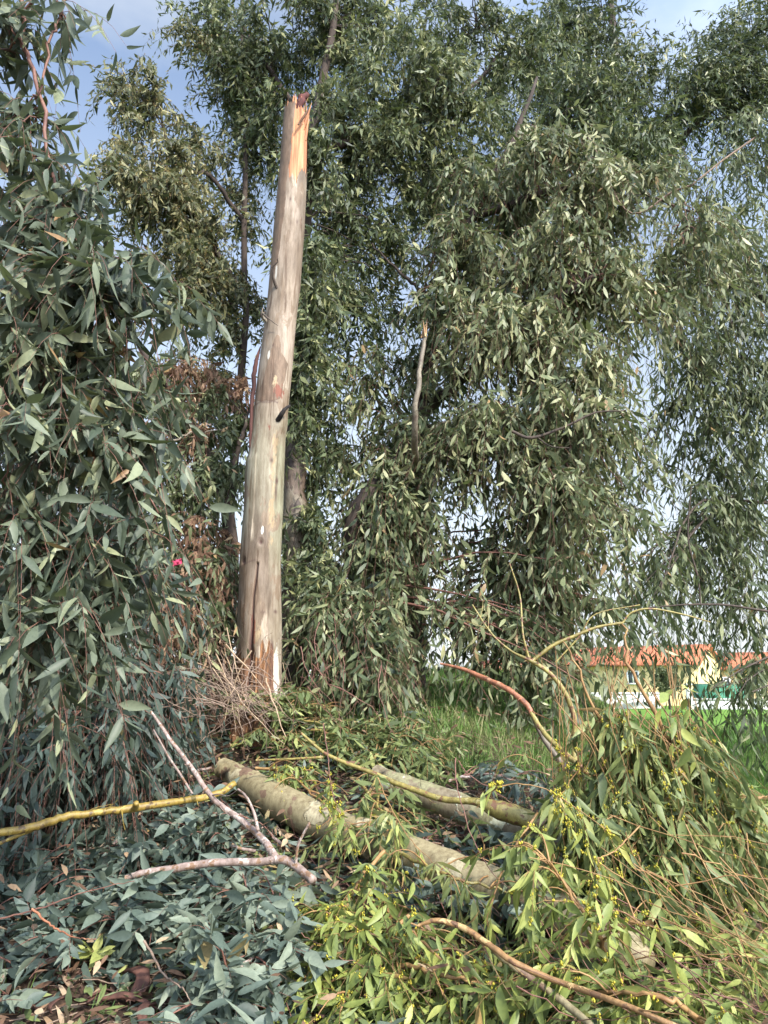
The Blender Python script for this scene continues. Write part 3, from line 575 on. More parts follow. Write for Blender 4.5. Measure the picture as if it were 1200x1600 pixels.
# weeping eucalyptus, the big one
b0 = base_at(640, 9.2)
def stub(root, sk, g):
    m = MB(); stem(m, [at(655, 770, 9), at(648, 700, 7.6), at(650, 640, 7.25), at(654, 590, 7.25), at(661, 545, 7.25), at(664, 524, 7.25)], [.05, .038, .03, .027, .024, .022], 20, 10, .006); o = m.build('broken_limb', M_pale, root)
    for k in range(7):
        m = MB(); p = at(663, 528, 7.25)+np.array((g.normal(0, .015), g.normal(0, .015), 0)); d = np.array((g.normal(.1, .12), g.normal(0, .1), 1)); ln = g.uniform(.08, .22)
        tubes(m, (p+norm(d)*np.linspace(0, ln, 4)[:, None])[None], np.array([[.016, .012, .007, .001]]), 4)
        m.build('splinter', M_brn, o)
tree('weeping_eucalyptus', 'biggest weeping eucalyptus, long leaf curtains and a short broken limb, right of snapped trunk', 'tree', b0, [
    ('trunk', M_limb, [b0, at(640, 1000, 9.2), at(645, 880, 9.1), at(655, 760, 9), at(660, 640, 9), at(690, 480, 9.1), at(740, 340, 9.3), at(800, 220, 9.6), at(840, 120, 10)], [.22, .19, .17, .15, .11, .085, .06, .045, .02]),
    ('drooping_limb', M_limb, [at(655, 660, 9), at(620, 715, 8.6), at(580, 765, 8.2), at(550, 812, 8.1), at(548, 860, 8.1), at(560, 930, 8.1)], [.10, .10, .10, .085, .06, .03]),
    ('limb', M_limb, [at(665, 640, 9), at(760, 560, 8.6), at(850, 480, 8.2), at(930, 430, 8)], [.08, .06, .045, .02]),
    ('limb', M_limb, [at(660, 700, 9), at(760, 690, 8.5), at(840, 672, 8.2), at(960, 630, 8)], [.07, .05, .035, .015]),
    ('limb', M_limb, [at(690, 480, 9.1), at(620, 420, 9), at(580, 380, 9)], [.03, .02, .01]),
    ('limb', M_limb, [at(740, 340, 9.3), at(860, 300, 9), at(960, 290, 9), at(1080, 330, 9)], [.06, .045, .03, .015])],
    M_weep, M_twred, [
    (760, 300, 9.2, 80, 60, 1.1, 16), (860, 250, 9, 80, 50, 1.1, 22, .08), (960, 310, 8.8, 80, 50, 1.1, 26, .12), (860, 390, 8.6, 80, 40, .8, 24, .12), (970, 440, 8.6, 80, 40, .9, 24, .14), (760, 430, 8.8, 70, 60, .9, 16), (1060, 400, 9, 60, 60, 1, 16, .08),
    (690, 560, 8.8, 50, 50, .8, 9), (730, 360, 8.6, 40, 50, .5, 11), (680, 480, 8.4, 34, 40, .4, 8), (790, 500, 8.1, 70, 34, .5, 20, .16), (880, 560, 8.2, 60, 40, .6, 18, .14), (810, 640, 7.9, 70, 34, .6, 18, .12), (920, 680, 8, 60, 40, .7, 14, .08), (720, 690, 8.2, 50, 40, .6, 14, .06), (620, 670, 8.6, 50, 40, .5, 10), (600, 760, 8.3, 50, 40, .6, 11),
    (620, 790, 8.1, 30, 34, .6, 10), (850, 770, 7.7, 50, 34, .6, 15, .06), (890, 790, 8, 60, 40, .7, 14, .05), (960, 850, 8.1, 50, 40, .6, 8), (945, 960, 7.6, 30, 40, .4, 6), (890, 890, 7.7, 36, 40, .6, 11), (840, 850, 7.9, 20, 30, .4, 5), (600, 890, 8, 30, 40, .6, 10, -.04), (655, 790, 8.1, 20, 50, .35, 9), (640, 920, 8, 12, 30, .3, 5), (590, 860, 8.3, 40, 50, .6, 7, -.05), (560, 600, 9, 50, 50, .7, 7, -.05),
    (885, 1000, 7.3, 26, 24, .3, 7), (870, 1070, 7.1, 16, 20, .3, 4), (900, 1060, 7.2, 30, 20, .3, 5), (590, 1000, 7.4, 24, 30, .4, 7), (560, 960, 7.5, 40, 30, .4, 9), (500, 960, 7.5, 30, 30, .3, 7, .05), (570, 1040, 7.2, 40, 20, .3, 8), (520, 1060, 7.2, 30, 20, .3, 5), (590, 1070, 7, 20, 20, .3, 4)],
    23, per=13, dens=0.92, n=15, Ls=.62, L0=.165, W0=.042, droop=1.25, hang=1.0, lod=1, r0=.035, rnd=.5, out=1, extra=stub, spread=.3)

b0 = base_at(1330, 12)
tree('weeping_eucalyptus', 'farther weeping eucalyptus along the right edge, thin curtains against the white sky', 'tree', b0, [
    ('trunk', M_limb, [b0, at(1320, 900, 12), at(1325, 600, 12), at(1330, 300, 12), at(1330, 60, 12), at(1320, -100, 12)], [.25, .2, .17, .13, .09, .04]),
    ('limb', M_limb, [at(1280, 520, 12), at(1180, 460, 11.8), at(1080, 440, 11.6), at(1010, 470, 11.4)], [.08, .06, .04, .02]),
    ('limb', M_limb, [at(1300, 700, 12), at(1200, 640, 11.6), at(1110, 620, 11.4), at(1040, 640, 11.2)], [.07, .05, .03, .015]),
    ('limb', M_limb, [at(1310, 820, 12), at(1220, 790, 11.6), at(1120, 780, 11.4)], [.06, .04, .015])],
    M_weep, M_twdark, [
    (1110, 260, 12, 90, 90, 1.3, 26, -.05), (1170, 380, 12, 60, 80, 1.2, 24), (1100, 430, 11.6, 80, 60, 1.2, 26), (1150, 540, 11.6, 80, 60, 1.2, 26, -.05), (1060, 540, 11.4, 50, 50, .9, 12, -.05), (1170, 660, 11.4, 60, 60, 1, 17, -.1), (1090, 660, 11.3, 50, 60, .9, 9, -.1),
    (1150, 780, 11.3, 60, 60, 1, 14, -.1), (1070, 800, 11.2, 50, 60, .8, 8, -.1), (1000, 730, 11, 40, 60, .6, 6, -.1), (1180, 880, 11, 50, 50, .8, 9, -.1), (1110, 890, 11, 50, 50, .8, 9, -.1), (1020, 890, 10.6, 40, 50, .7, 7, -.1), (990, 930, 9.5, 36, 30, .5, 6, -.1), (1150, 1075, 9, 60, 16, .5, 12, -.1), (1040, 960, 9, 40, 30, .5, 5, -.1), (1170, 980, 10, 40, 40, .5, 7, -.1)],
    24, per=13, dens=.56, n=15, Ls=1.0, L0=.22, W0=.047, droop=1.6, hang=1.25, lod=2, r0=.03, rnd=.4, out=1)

# high crowns at the upper right
b0 = base_at(850, 15)
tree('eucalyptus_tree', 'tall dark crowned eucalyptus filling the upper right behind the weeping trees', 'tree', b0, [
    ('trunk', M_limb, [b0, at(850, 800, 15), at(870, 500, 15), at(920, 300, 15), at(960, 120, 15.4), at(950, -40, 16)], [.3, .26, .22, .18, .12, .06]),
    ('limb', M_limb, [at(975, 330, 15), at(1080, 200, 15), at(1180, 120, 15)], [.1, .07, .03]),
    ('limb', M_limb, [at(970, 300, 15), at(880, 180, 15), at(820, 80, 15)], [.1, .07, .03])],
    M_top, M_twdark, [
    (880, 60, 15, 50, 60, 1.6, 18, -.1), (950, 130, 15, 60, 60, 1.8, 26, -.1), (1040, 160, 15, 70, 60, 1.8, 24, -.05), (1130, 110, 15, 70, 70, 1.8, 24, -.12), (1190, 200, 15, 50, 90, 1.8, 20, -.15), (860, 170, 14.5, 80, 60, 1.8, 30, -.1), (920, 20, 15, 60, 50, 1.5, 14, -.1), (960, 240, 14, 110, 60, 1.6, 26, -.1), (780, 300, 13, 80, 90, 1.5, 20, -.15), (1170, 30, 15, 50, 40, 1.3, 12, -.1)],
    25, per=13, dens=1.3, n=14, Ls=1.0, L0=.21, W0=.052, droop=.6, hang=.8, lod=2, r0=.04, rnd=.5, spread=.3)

# mid left stand with dead leaves
b0 = base_at(338, 8.0)
def deadl(root, sk, g):
    ml, mt = MB(), MB()
    crown(ml, mt, sk, [(285, 595, 8.2, 60, 30, .5, 9), (350, 600, 8.4, 40, 20, .4, 5), (325, 840, 7.6, 50, 40, .5, 10), (300, 720, 8, 40, 60, .5, 5), (250, 980, 6.6, 34, 60, .4, 9, .1), (300, 900, 7, 50, 40, .4, 6)], g, per=10, n=12, Ls=.4, L0=.12, W0=.03, droop=1.2, hang=1.1, lod=1, tint0=.35)
    ml.build('dead_leaves', M_dead, root); mt.build('dead_twigs', M_twred, root)
tree('eucalyptus_tree', 'leaning eucalyptus left of the snapped trunk with brown dead leaves among its green ones', 'tree', b0, [
    ('trunk', M_limb, [b0, at(345, 960, 8), at(362, 860, 8), at(345, 760, 8), at(310, 680, 8), at(260, 600, 8), at(200, 520, 8)], [.12, .10, .08, .07, .06, .05, .02]),
    ('limb', M_limb, [at(350, 780, 8), at(372, 700, 8.1), at(390, 640, 8.2)], [.04, .03, .012]),
    ('limb', M_pale, [at(232, 780, 7.6), at(250, 710, 7.6), at(290, 680, 7.7), at(350, 672, 7.8)], [.012, .014, .012, .006])],
    M_weep, M_twdark, [
    (230, 620, 8, 70, 50, .8, 15, -.1), (330, 660, 8.2, 60, 50, .7, 13, -.05), (280, 760, 7.8, 70, 50, .7, 13, -.1), (350, 740, 8, 30, 50, .5, 8, -.1), (340, 880, 7.4, 40, 40, .5, 13), (290, 860, 7.2, 50, 50, .6, 12, -.1), (320, 950, 7, 50, 40, .5, 14), (200, 850, 7.6, 70, 80, .8, 20, -.2), (260, 930, 7, 50, 50, .6, 12, -.1), (200, 720, 8.2, 50, 50, .8, 12, -.2)],
    26, per=12, dens=.9, n=12, Ls=.45, L0=.135, W0=.038, rnd=.5, droop=1.0, hang=.9, lod=1, r0=.02, extra=deadl)

# dense thicket behind the foreground sapling, bottom left; shade painted in by darker tint
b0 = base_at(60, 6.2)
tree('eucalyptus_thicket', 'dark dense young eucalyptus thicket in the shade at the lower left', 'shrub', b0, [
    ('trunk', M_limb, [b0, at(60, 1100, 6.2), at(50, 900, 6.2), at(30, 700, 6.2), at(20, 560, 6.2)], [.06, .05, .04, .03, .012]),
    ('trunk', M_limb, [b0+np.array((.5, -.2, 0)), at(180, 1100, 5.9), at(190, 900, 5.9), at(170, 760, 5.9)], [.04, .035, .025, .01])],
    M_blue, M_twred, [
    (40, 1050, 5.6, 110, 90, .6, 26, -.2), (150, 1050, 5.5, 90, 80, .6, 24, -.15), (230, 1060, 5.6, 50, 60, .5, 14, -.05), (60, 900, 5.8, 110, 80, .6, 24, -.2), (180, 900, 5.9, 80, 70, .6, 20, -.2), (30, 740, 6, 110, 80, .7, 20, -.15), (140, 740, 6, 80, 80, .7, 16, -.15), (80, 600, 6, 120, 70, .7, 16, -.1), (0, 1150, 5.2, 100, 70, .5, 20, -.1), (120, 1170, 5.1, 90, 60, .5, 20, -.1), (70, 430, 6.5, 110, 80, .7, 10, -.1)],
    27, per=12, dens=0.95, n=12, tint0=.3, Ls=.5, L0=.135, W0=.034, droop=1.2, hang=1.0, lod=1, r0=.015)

# foreground sapling on the left with the biggest leaves
b0 = np.array((-2.75, 3.6, float(gz(-2.75, 3.6))-.05))
tree('young_eucalyptus', 'nearest eucalyptus on the left with large grey green leaves hanging from red brown stems', 'tree', b0, [
    ('trunk', M_limb, [b0, (-2.7, 3.6, 1.6), (-2.6, 3.5, 3.0), (-2.5, 3.4, 4.4), (-2.3, 3.2, 5.2)], [.09, .08, .06, .04, .02]),
    ('stem', M_twred, [(-2.5, 3.4, 4.3), at(20, -60, 3), at(35, 20, 3), at(38, 80, 3), at(60, 130, 3), at(72, 230, 3), at(86, 325, 3), at(90, 400, 3)], [.02, .012, .011, .010, .009, .008, .007, .005]),
    ('stem', M_twred, [(-2.5, 3.4, 4.5), at(100, -40, 3), at(98, 20, 3), at(72, 80, 3), at(66, 150, 3)], [.015, .008, .007, .006, .005]),
    ('stem', M_twred, [(-2.6, 3.5, 3.2), at(-40, 620, 3.1), at(40, 560, 3), at(80, 470, 2.9), at(130, 440, 2.9)], [.03, .016, .011, .008, .004]),
    ('stem', M_twred, [(-2.6, 3.5, 3.0), at(-40, 640, 3.1), at(60, 640, 3), at(130, 680, 3), at(200, 720, 3), at(245, 800, 3)], [.025, .014, .010, .008, .006, .003]),
    ('stem', M_twred, [(-2.7, 3.6, 2.4), at(-60, 820, 3.1), at(20, 800, 3), at(60, 880, 2.9), at(100, 1000, 2.9)], [.022, .012, .010, .007, .003])],
    M_fore, M_twred, [
    (0, 50, 3, 36, 60, .25, 6), (100, 20, 3.1, 40, 20, .15, 2), (40, 190, 3.1, 50, 60, .3, 7), (40, 300, 3.1, 70, 60, .3, 10), (140, 330, 3, 60, 50, .3, 9), (60, 420, 3, 80, 60, .3, 10), (160, 430, 2.9, 70, 50, .3, 11), (240, 460, 3, 60, 40, .3, 7), (60, 560, 2.9, 80, 60, .3, 11, .05), (180, 560, 3, 70, 40, .3, 8, .05), (60, 680, 2.8, 90, 60, .3, 11, .08),
    (180, 690, 3, 60, 60, .3, 8), (50, 820, 2.9, 80, 60, .3, 11), (170, 830, 3.1, 60, 60, .3, 8), (80, 950, 2.9, 90, 50, .3, 9), (10, 1000, 3, 50, 40, .3, 5, -.1), (160, 950, 3.3, 60, 40, .3, 6, -.05), (210, 900, 3.5, 50, 60, .3, 6)],
    28, per=6, dens=0.95, n=8, Ls=.30, L0=.15, W0=.038, droop=1.0, hang=.75, lod=0, tint0=.5, r0=.006, tw=.0018, arch=.12, rnd=.62, spread=.3)

# ------------------------------------------------------------------ fallen logs and bare branches
def G(px, py, Y, lift=None):
    """point seen at the pixel; with lift, the point of the ground under it raised by lift"""
    p = at(px, py, Y)
    if lift is not None: p[2] = float(gz(p[0], p[1]))+lift
    return p
def onground(px, py, lift=0.):
    """where the sight line through the pixel meets the slope"""
    for Y in np.arange(2.2, 60, .02):
        p = at(px, py, Y)
        if p[2] <= float(gz(p[0], p[1]))+lift: return p
    return at(px, py, 60)
def bare(name, label, cat, mm, runs, group=None, wob=.004, sides=10, parts=None):
    """runs: lists of (px,py,Y,half width in photo pixels); first is the main stem, the others children"""
    c = at(*runs[0][0][:3]); root = thing(name, label, cat, c, group)
    for k, r in enumerate(runs):
        m = MB(); pts = [at(*q[:3])+np.array((0, 0, .06 if name == 'fallen_log' else 0)) for q in r]; rad = [q[3]*mpp(q[1], q[2])*(.98 if q[3] > 13 else .66) for q in r]
        stem(m, pts, rad, max(10, 5*len(r)), sides if k == 0 else 8, min(wob, .16*min(rad))*(1 if k == 0 else .6), k+5)
        m.build(parts[k] if parts else ('stem' if k == 0 else 'side_branch'), mm[k] if isinstance(mm, list) else mm, root, smooth=True)
        if k == 0 and not parts:
            g = np.random.default_rng(len(label)); Q = smooth_path(np.array(pts), 20)
            for z in range(4):
                i = g.integers(4, 19); d = norm(norm(Q[i]-Q[i-1])*.6+g.normal(0, .6, 3)+np.array((0, -.3, .5))); ln = g.uniform(.08, .3); tw = Q[i]+d*ln*np.linspace(0, 1, 4)[:, None]+g.normal(0, .012, (4, 3))*np.linspace(0, 1, 4)[:, None]
                m = MB(); stem(m, tw, [min(rad)*.5+.002, .0028, .002, .001], 8, 5); m.build('side_twig', mm[0] if isinstance(mm, list) else mm, root, smooth=True)
    return root
bare('fallen_log', 'longest olive fallen log lying diagonally from near the trunk base down to the lower right', 'log', M_log,
     [[(346, 1212, 6.05, 15), (378, 1230, 5.9, 20), (430, 1263, 5.6, 26), (530, 1310, 5.2, 28), (650, 1358, 4.75, 30), (790, 1412, 4.35, 32), (880, 1450, 4.05, 34), (960, 1500, 3.8, 34), (1010, 1535, 3.65, 26)]], sides=28, wob=.006, parts=['log'])
bare('fallen_log', 'shorter fallen log with grey and cream bark patches above the longest one', 'log', M_log2,
     [[(585, 1224, 5.75, 16), (617, 1239, 5.65, 20), (700, 1269, 5.45, 22), (775, 1299, 5.25, 23), (850, 1333, 5.0, 23), (960, 1380, 4.7, 23)]], sides=28, wob=.005, parts=['log'])
bare('fallen_branch', 'olive yellow branch running down onto the shorter patchy log', 'branch', M_ygr,
     [[(471, 1146, 5.6, 3), (512, 1179, 5.5, 4), (583, 1208, 5.4, 5.5), (633, 1229, 5.3, 6.5), (692, 1249, 5.15, 7.5), (742, 1252, 5.05, 9), (775, 1264, 5, 14), (810, 1275, 4.95, 15), (870, 1300, 4.8, 14)],
      [(590, 1212, 5.4, 3.5), (578, 1235, 5.3, 3), (560, 1256, 5.25, 2.5)], [(400, 1188, 5.6, 2), (450, 1186, 5.55, 2.5), (505, 1183, 5.5, 3)]])
bare('fallen_branch', 'bright yellow barked branch reaching in from the left edge', 'branch', M_yel,
     [[(-120, 1310, 3.9, 9), (0, 1300, 4.1, 9), (60, 1290, 4.2, 9.5), (95, 1278, 4.3, 9.5), (150, 1270, 4.4, 8.5), (215, 1261, 4.5, 9.5), (290, 1250, 4.7, 8), (340, 1240, 4.85, 8), (366, 1224, 4.95, 7)],
      [(88, 1281, 4.3, 6), (35, 1303, 4.2, 4.5), (-30, 1330, 4.1, 4.5)], [(212, 1262, 4.47, 9), (213, 1254, 4.4, 6)]], wob=.005)
bare('fallen_branch', 'pinkish grey forked branch lying across the blue green leaves', 'branch', M_pink,
     [[(236, 1112, 4.9, 3), (268, 1158, 4.8, 4.5), (300, 1200, 4.7, 5.5), (335, 1250, 4.55, 6.5), (375, 1280, 4.45, 7.5), (410, 1310, 4.3, 8), (434, 1345, 4.15, 10)],
      [(196, 1372, 4.25, 6), (225, 1364, 4.25, 8), (270, 1358, 4.22, 9), (335, 1348, 4.2, 9), (400, 1347, 4.18, 9), (440, 1343, 4.15, 10), (466, 1356, 4.1, 10), (490, 1376, 4.0, 10)],
      [(372, 1233, 4.5, 2), (385, 1245, 4.4, 3), (397, 1270, 4.35, 3.5), (403, 1298, 4.3, 4.5)], [(240, 1140, 4.9, 2), (262, 1180, 4.8, 2.5), (285, 1215, 4.7, 3), (300, 1240, 4.6, 2.5)], [(462, 1352, 4.1, 3.5), (466, 1320, 4.08, 3.5), (484, 1285, 4.05, 2.5)], [(380, 1290, 4.45, 2.5), (396, 1282, 4.4, 2)]], wob=.006)
bare('fallen_branch', 'curved brown branch arching over the litter at bottom centre', 'branch', [M_brn, M_log],
     [[(654, 1446, 3.47, 3.5), (683, 1438, 3.44, 6), (725, 1450, 3.40, 7), (767, 1478, 3.32, 7.5), (800, 1502, 3.24, 7.5), (858, 1528, 3.17, 7), (900, 1543, 3.10, 7), (980, 1572, 2.92, 7), (1060, 1606, 2.82, 7)],
      [(770, 1483, 3.34, 8), (800, 1508, 3.32, 8), (837, 1534, 3.27, 8.5), (892, 1575, 3.17, 9), (945, 1625, 3.02, 9)]], wob=.004)
bare('fallen_branch', 'red brown arched branch sweeping down beside the grassy bank', 'branch', [M_redb, M_ygr, M_rear],
     [[(688, 1037, 6.0, 2.5), (723, 1045, 5.9, 4.5), (753, 1058, 5.8, 6), (790, 1075, 5.6, 6.5), (822, 1100, 5.5, 6.5), (832, 1118, 5.45, 6)],
      [(830, 1114, 5.46, 6), (850, 1145, 5.35, 6), (881, 1176, 5.2, 6.5), (916, 1207, 5.05, 6), (960, 1260, 4.9, 6)],
      [(832, 1120, 5.6, 4), (850, 1155, 5.55, 6), (876, 1190, 5.5, 7), (892, 1214, 5.5, 8), (880, 1240, 5.5, 8), (868, 1280, 5.5, 8)]])
bare('fallen_branch', 'forked olive branch standing up in front of the weeping curtains', 'branch', M_ygr,
     [[(898, 1190, 5.4, 6.5), (898, 1150, 5.5, 6.5), (897, 1120, 5.5, 6), (883, 1083, 5.5, 6), (860, 1053, 5.5, 5.5), (831, 1033, 5.5, 5), (800, 1018, 5.55, 2.5), (768, 990, 5.6, 2.3), (738, 945, 5.7, 1.5)],
      [(831, 1033, 5.5, 4.5), (865, 1008, 5.5, 4.5), (900, 993, 5.5, 4), (933, 980, 5.5, 3.5), (973, 973, 5.5, 3)], [(973, 973, 5.5, 2.4), (987, 957, 5.5, 2.2), (1017, 951, 5.5, 2.2), (1067, 960, 5.5, 2), (1110, 972, 5.5, 1.5)],
      [(826, 1028, 5.5, 3), (817, 990, 5.5, 2.4), (812, 930, 5.6, 2), (796, 880, 5.6, 1.4)], [(868, 1035, 5.5, 2), (905, 995, 5.5, 2), (930, 960, 5.5, 1.5), (1000, 945, 5.5, 1.2)]], wob=.006)
bare('hanging_branch', 'thin dark branch crossing the white sky at the right edge', 'branch', M_twdark,
     [[(1230, 960, 9, 3.5), (1180, 952, 9, 3), (1130, 945, 9, 2.6), (1070, 945, 9, 2.2), (1010, 950, 9, 1.4)], [(1095, 945, 9, 2), (1090, 900, 9, 2.4), (1075, 840, 9, 2), (1080, 760, 9, 1.4)]])
bare('hanging_branch', 'dark sinuous bough in front of the leaves right of centre', 'branch', M_twdark,
     [[(800, 674, 7.1, 4), (830, 684, 7.1, 4), (880, 668, 7.1, 3), (930, 645, 7.1, 2.2), (975, 642, 7.1, 1.4)], [(838, 682, 7.1, 2.2), (860, 697, 7.1, 1.6), (890, 700, 7.1, 1)]])
bare('hanging_branch', 'long bare grey branch slanting through the crown at upper right', 'branch', M_twgrey,
     [[(1080, 290, 8, 3), (1050, 300, 8.1, 2.6), (980, 330, 8.2, 2), (920, 210, 8.6, 1)], [(1180, 215, 8, 2.5), (1130, 250, 8, 2.2), (1080, 290, 8, 2)]])

# ------------------------------------------------------------------ fallen leafy branches
def leafy(name, label, cat, path, mats, seed, nsp, n, Ls, L0, W0, wid=.5, rise=.12, droop=.35, hang=.25, flat=.6, lod=0, tint0=.5, spread=.25, group=None, budn=0, floor=True, rad=.012, side_n=10, lift=None, rnd=.4, tw=.002, bare_=0, lm=None):
    nsp = int(nsp*2.0); side_n = int(side_n*1.3); budn = budn//3
    """path: (px,py,lift): stem points over the slope; mats = leaf, stem, twig"""
    g = np.random.default_rng(seed)
    pts = [onground(a, b_, c_) if lift is None else at(a, b_, c_) for a, b_, c_ in path]
    root = thing(name, label, cat, pts[0], group)
    ms, mt, ml, mbu = MB(), MB(), MB(), MB()
    P = stem(ms, pts, np.linspace(rad, rad*.35, len(pts)), 26, 7, .006, seed)
    # side branches
    k = g.integers(2, 26, side_n); A = P[k]; T = norm(np.gradient(P, axis=0)[k])
    hor = norm(np.cross(T, (0, 0, 1.)))*np.where(np.arange(side_n) % 2, 1, -1)[:, None]
    d = norm(T*.7+hor*.8+np.array((0, 0, 1.))*g.uniform(0, .5, (side_n, 1))+g.normal(0, .25, (side_n, 3))); ln = wid*g.uniform(.5, 1.1, side_n)
    t = np.linspace(0, 1, 7)[None, :, None]
    B = A[:, None]+d[:, None]*ln[:, None, None]*t+np.array((0, 0, 1.))*(rise*t-(rise+droop*.4)*t*t)*ln[:, None, None]*1.5
    if floor: B[..., 2] = np.maximum(B[..., 2], gz(B[..., 0], B[..., 1])+.02)
    tubes(mt, B, np.broadcast_to(np.linspace(rad*.45, .0018, 7), (side_n, 7)), 5)
    q = g.integers(0, side_n, nsp); u = g.random(nsp)*5.99; i = u.astype(int); f = (u-i)[:, None]
    O = B[q, i]*(1-f)+B[q, i+1]*f; D = norm(B[q, i+1]-B[q, i])*.7+g.normal(0, .45, (nsp, 3)); D[:, 2] = D[:, 2]*.6+rise
    m2 = nsp//3; kk = g.integers(6, 25, m2); O[:m2] = P[kk]; D[:m2] = norm(np.gradient(P, axis=0)[kk])*.6+g.normal(0, .5, (m2, 3)); D[:m2, 2] += rise
    sprays(ml, mt, O, D, Ls*g.uniform(.6, 1.2, nsp), n, L0, W0, g, droop, hang, lod, flat, tw, tint0, spread, floor, rnd, bare_, (mbu, budn) if budn else None)
    ms.build('stem', mats[1], root, smooth=True); mt.build('twigs', mats[2], root); ml.build('foliage', mats[0], root)
    if budn: tag(mbu.build('flower_buds', M_bud, root), kind='stuff')
    return root
BL = (M_blue, M_pink, M_twred); YG = (M_cut, M_tworg, M_tworg); MG = (M_cut2, M_ygr, M_tworg); DD = (M_dead, M_twgrey, M_twgrey)
extra_ = 0; gb, gy_, gm = 'blue green leafy branches on the ground', 'yellow green leafy branches with flower buds', 'mid green leafy branches on the ground'
blue = dict(nsp=30, n=9, Ls=.26, L0=.17, W0=.052, wid=.38, hang=.2, flat=.45, rise=.28, spread=.32, group=gb, tint0=.55)
leafy('leafy_branch', 'blue green broad leaved branch at the bottom edge left of centre, largest leaves', 'branch', [(480, 1440, .16), (420, 1480, .18), (350, 1540, .16), (330, 1620, .1)], BL, 101, **{**blue, 'nsp': 34, 'tint0': .68})
leafy('leafy_branch', 'blue green branch spreading just below the pinkish grey forked branch', 'branch', [(470, 1400, .16), (400, 1410, .2), (320, 1400, .18), (250, 1420, .1)], BL, 102, **{**blue, 'nsp': 38, 'tint0': .62})
leafy('leafy_branch', 'blue green branch between the forked branch and the pale lime sprig', 'branch', [(330, 1400, .12), (250, 1430, .12), (190, 1450, .1), (120, 1440, .05)], BL, 103, **blue)
leafy('leafy_branch', 'blue green branch under the fork of the pinkish grey branch', 'branch', [(400, 1330, .1), (330, 1320, .14), (250, 1330, .14), (170, 1350, .1)], BL, 104, **{**blue, 'L0': .115})
leafy('leafy_branch', 'blue green branch right below the bright yellow branch at the left edge', 'branch', [(200, 1310, .12), (130, 1330, .12), (60, 1350, .1), (-30, 1380, .05)], BL, 105, **{**blue, 'tint0': .45})
leafy('leafy_branch', 'shaded blue green branch above the bright yellow branch', 'branch', [(330, 1200, .12), (250, 1210, .2), (150, 1210, .25), (50, 1230, .2)], BL, 106, **{**blue, 'tint0': .38, 'nsp': 44, 'wid': .5})
leafy('leafy_branch', 'blue green branch between the yellow branch and the left end of the long log', 'branch', [(440, 1320, .1), (390, 1280, .12), (340, 1270, .14), (270, 1290, .1)], BL, 107, **{**blue, 'nsp': 16, 'L0': .11})
leafy('leafy_branch', 'sparse blue green branch in the bottom left corner over brown litter', 'branch', [(130, 1490, .05), (80, 1500, .08), (30, 1510, .05), (-30, 1560, .03)], BL, 108, **{**blue, 'nsp': 12, 'L0': .115})
leafy('leafy_branch', 'blue green branch lying against the lower side of the long log at centre', 'branch', [(560, 1360, .1), (640, 1400, .1), (720, 1420, .08), (800, 1450, .05)], BL, 109, **{**blue, 'nsp': 18, 'L0': .11, 'tint0': .45})
leafy('leafy_branch', 'blue green branch lying between the two fallen logs', 'branch', [(600, 1290, .1), (680, 1320, .12), (760, 1350, .1), (850, 1380, .1)], BL, 110, **{**blue, 'nsp': 18, 'L0': .11, 'tint0': .4})
leafy('leafy_branch', 'blue green branch left of the bright yellow branch tip, upper left of the slope', 'branch', [(300, 1150, .12), (240, 1160, .2), (160, 1150, .2)], BL, 111, **{**blue, 'nsp': 30, 'tint0': .35})
leafy('leafy_branch', 'small dull green sprig lying on the brown litter in the bottom left', 'branch', [(30, 1400, .05), (90, 1420, .08), (150, 1480, .06)], BL, 112, **{**blue, 'nsp': 18, 'tint0': .3, 'L0': .10})
yel = dict(nsp=30, n=10, Ls=.30, L0=.15, W0=.033, rise=.25, wid=.36, hang=.55, flat=.45, droop=.6, group=gy_, budn=6, tint0=.5)
leafy('leafy_branch', 'yellow green branch hanging over the middle of the long log below centre', 'branch', [(600, 1330, .35), (560, 1380, .3), (530, 1440, .22), (500, 1520, .12)], YG, 201, **{**yel, 'nsp': 26})
leafy('leafy_branch', 'yellow green branch with the brightest buds at bottom centre', 'branch', [(640, 1430, .25), (600, 1470, .22), (560, 1520, .16), (530, 1580, .08)], YG, 202, **{**yel, 'nsp': 34})
leafy('leafy_branch', 'yellow green branch left of the curved brown branch', 'branch', [(560, 1390, .2), (620, 1440, .22), (680, 1490, .2), (740, 1540, .12)], YG, 203, **{**yel, 'nsp': 14, 'rise': .12})
leafy('leafy_branch', 'yellow green branch beneath the curved brown branch', 'branch', [(600, 1500, .15), (680, 1520, .18), (760, 1540, .15), (860, 1580, .1)], YG, 204, **{**yel, 'nsp': 16, 'rise': .1})
leafy('leafy_branch', 'yellow green branch on the left end of the long log', 'branch', [(400, 1200, .15), (450, 1210, .2), (500, 1250, .25), (560, 1300, .2)], YG, 205, **{**yel, 'nsp': 9, 'L0': .11, 'hang': .8})
mid = dict(nsp=30, n=10, Ls=.30, L0=.14, W0=.030, rise=.25, wid=.42, hang=.5, flat=.4, droop=.5, group=gm, lod=1)
leafy('leafy_branch', 'mid green branch piled at the foot of the snapped trunk', 'branch', [(360, 1130, .1), (430, 1120, .2), (500, 1130, .2), (560, 1140, .1)], MG, 301, **{**mid, 'nsp': 40})
leafy('leafy_branch', 'mid green branch covering the slope just above the olive yellow branch', 'branch', [(480, 1140, .15), (560, 1150, .2), (620, 1160, .2), (660, 1200, .1)], MG, 302, **{**mid, 'nsp': 44})
leafy('leafy_branch', 'mid green branch left above the long log end', 'branch', [(360, 1165, .1), (420, 1155, .12), (500, 1160, .12), (560, 1175, .1)], MG, 303, **{**mid, 'nsp': 40})
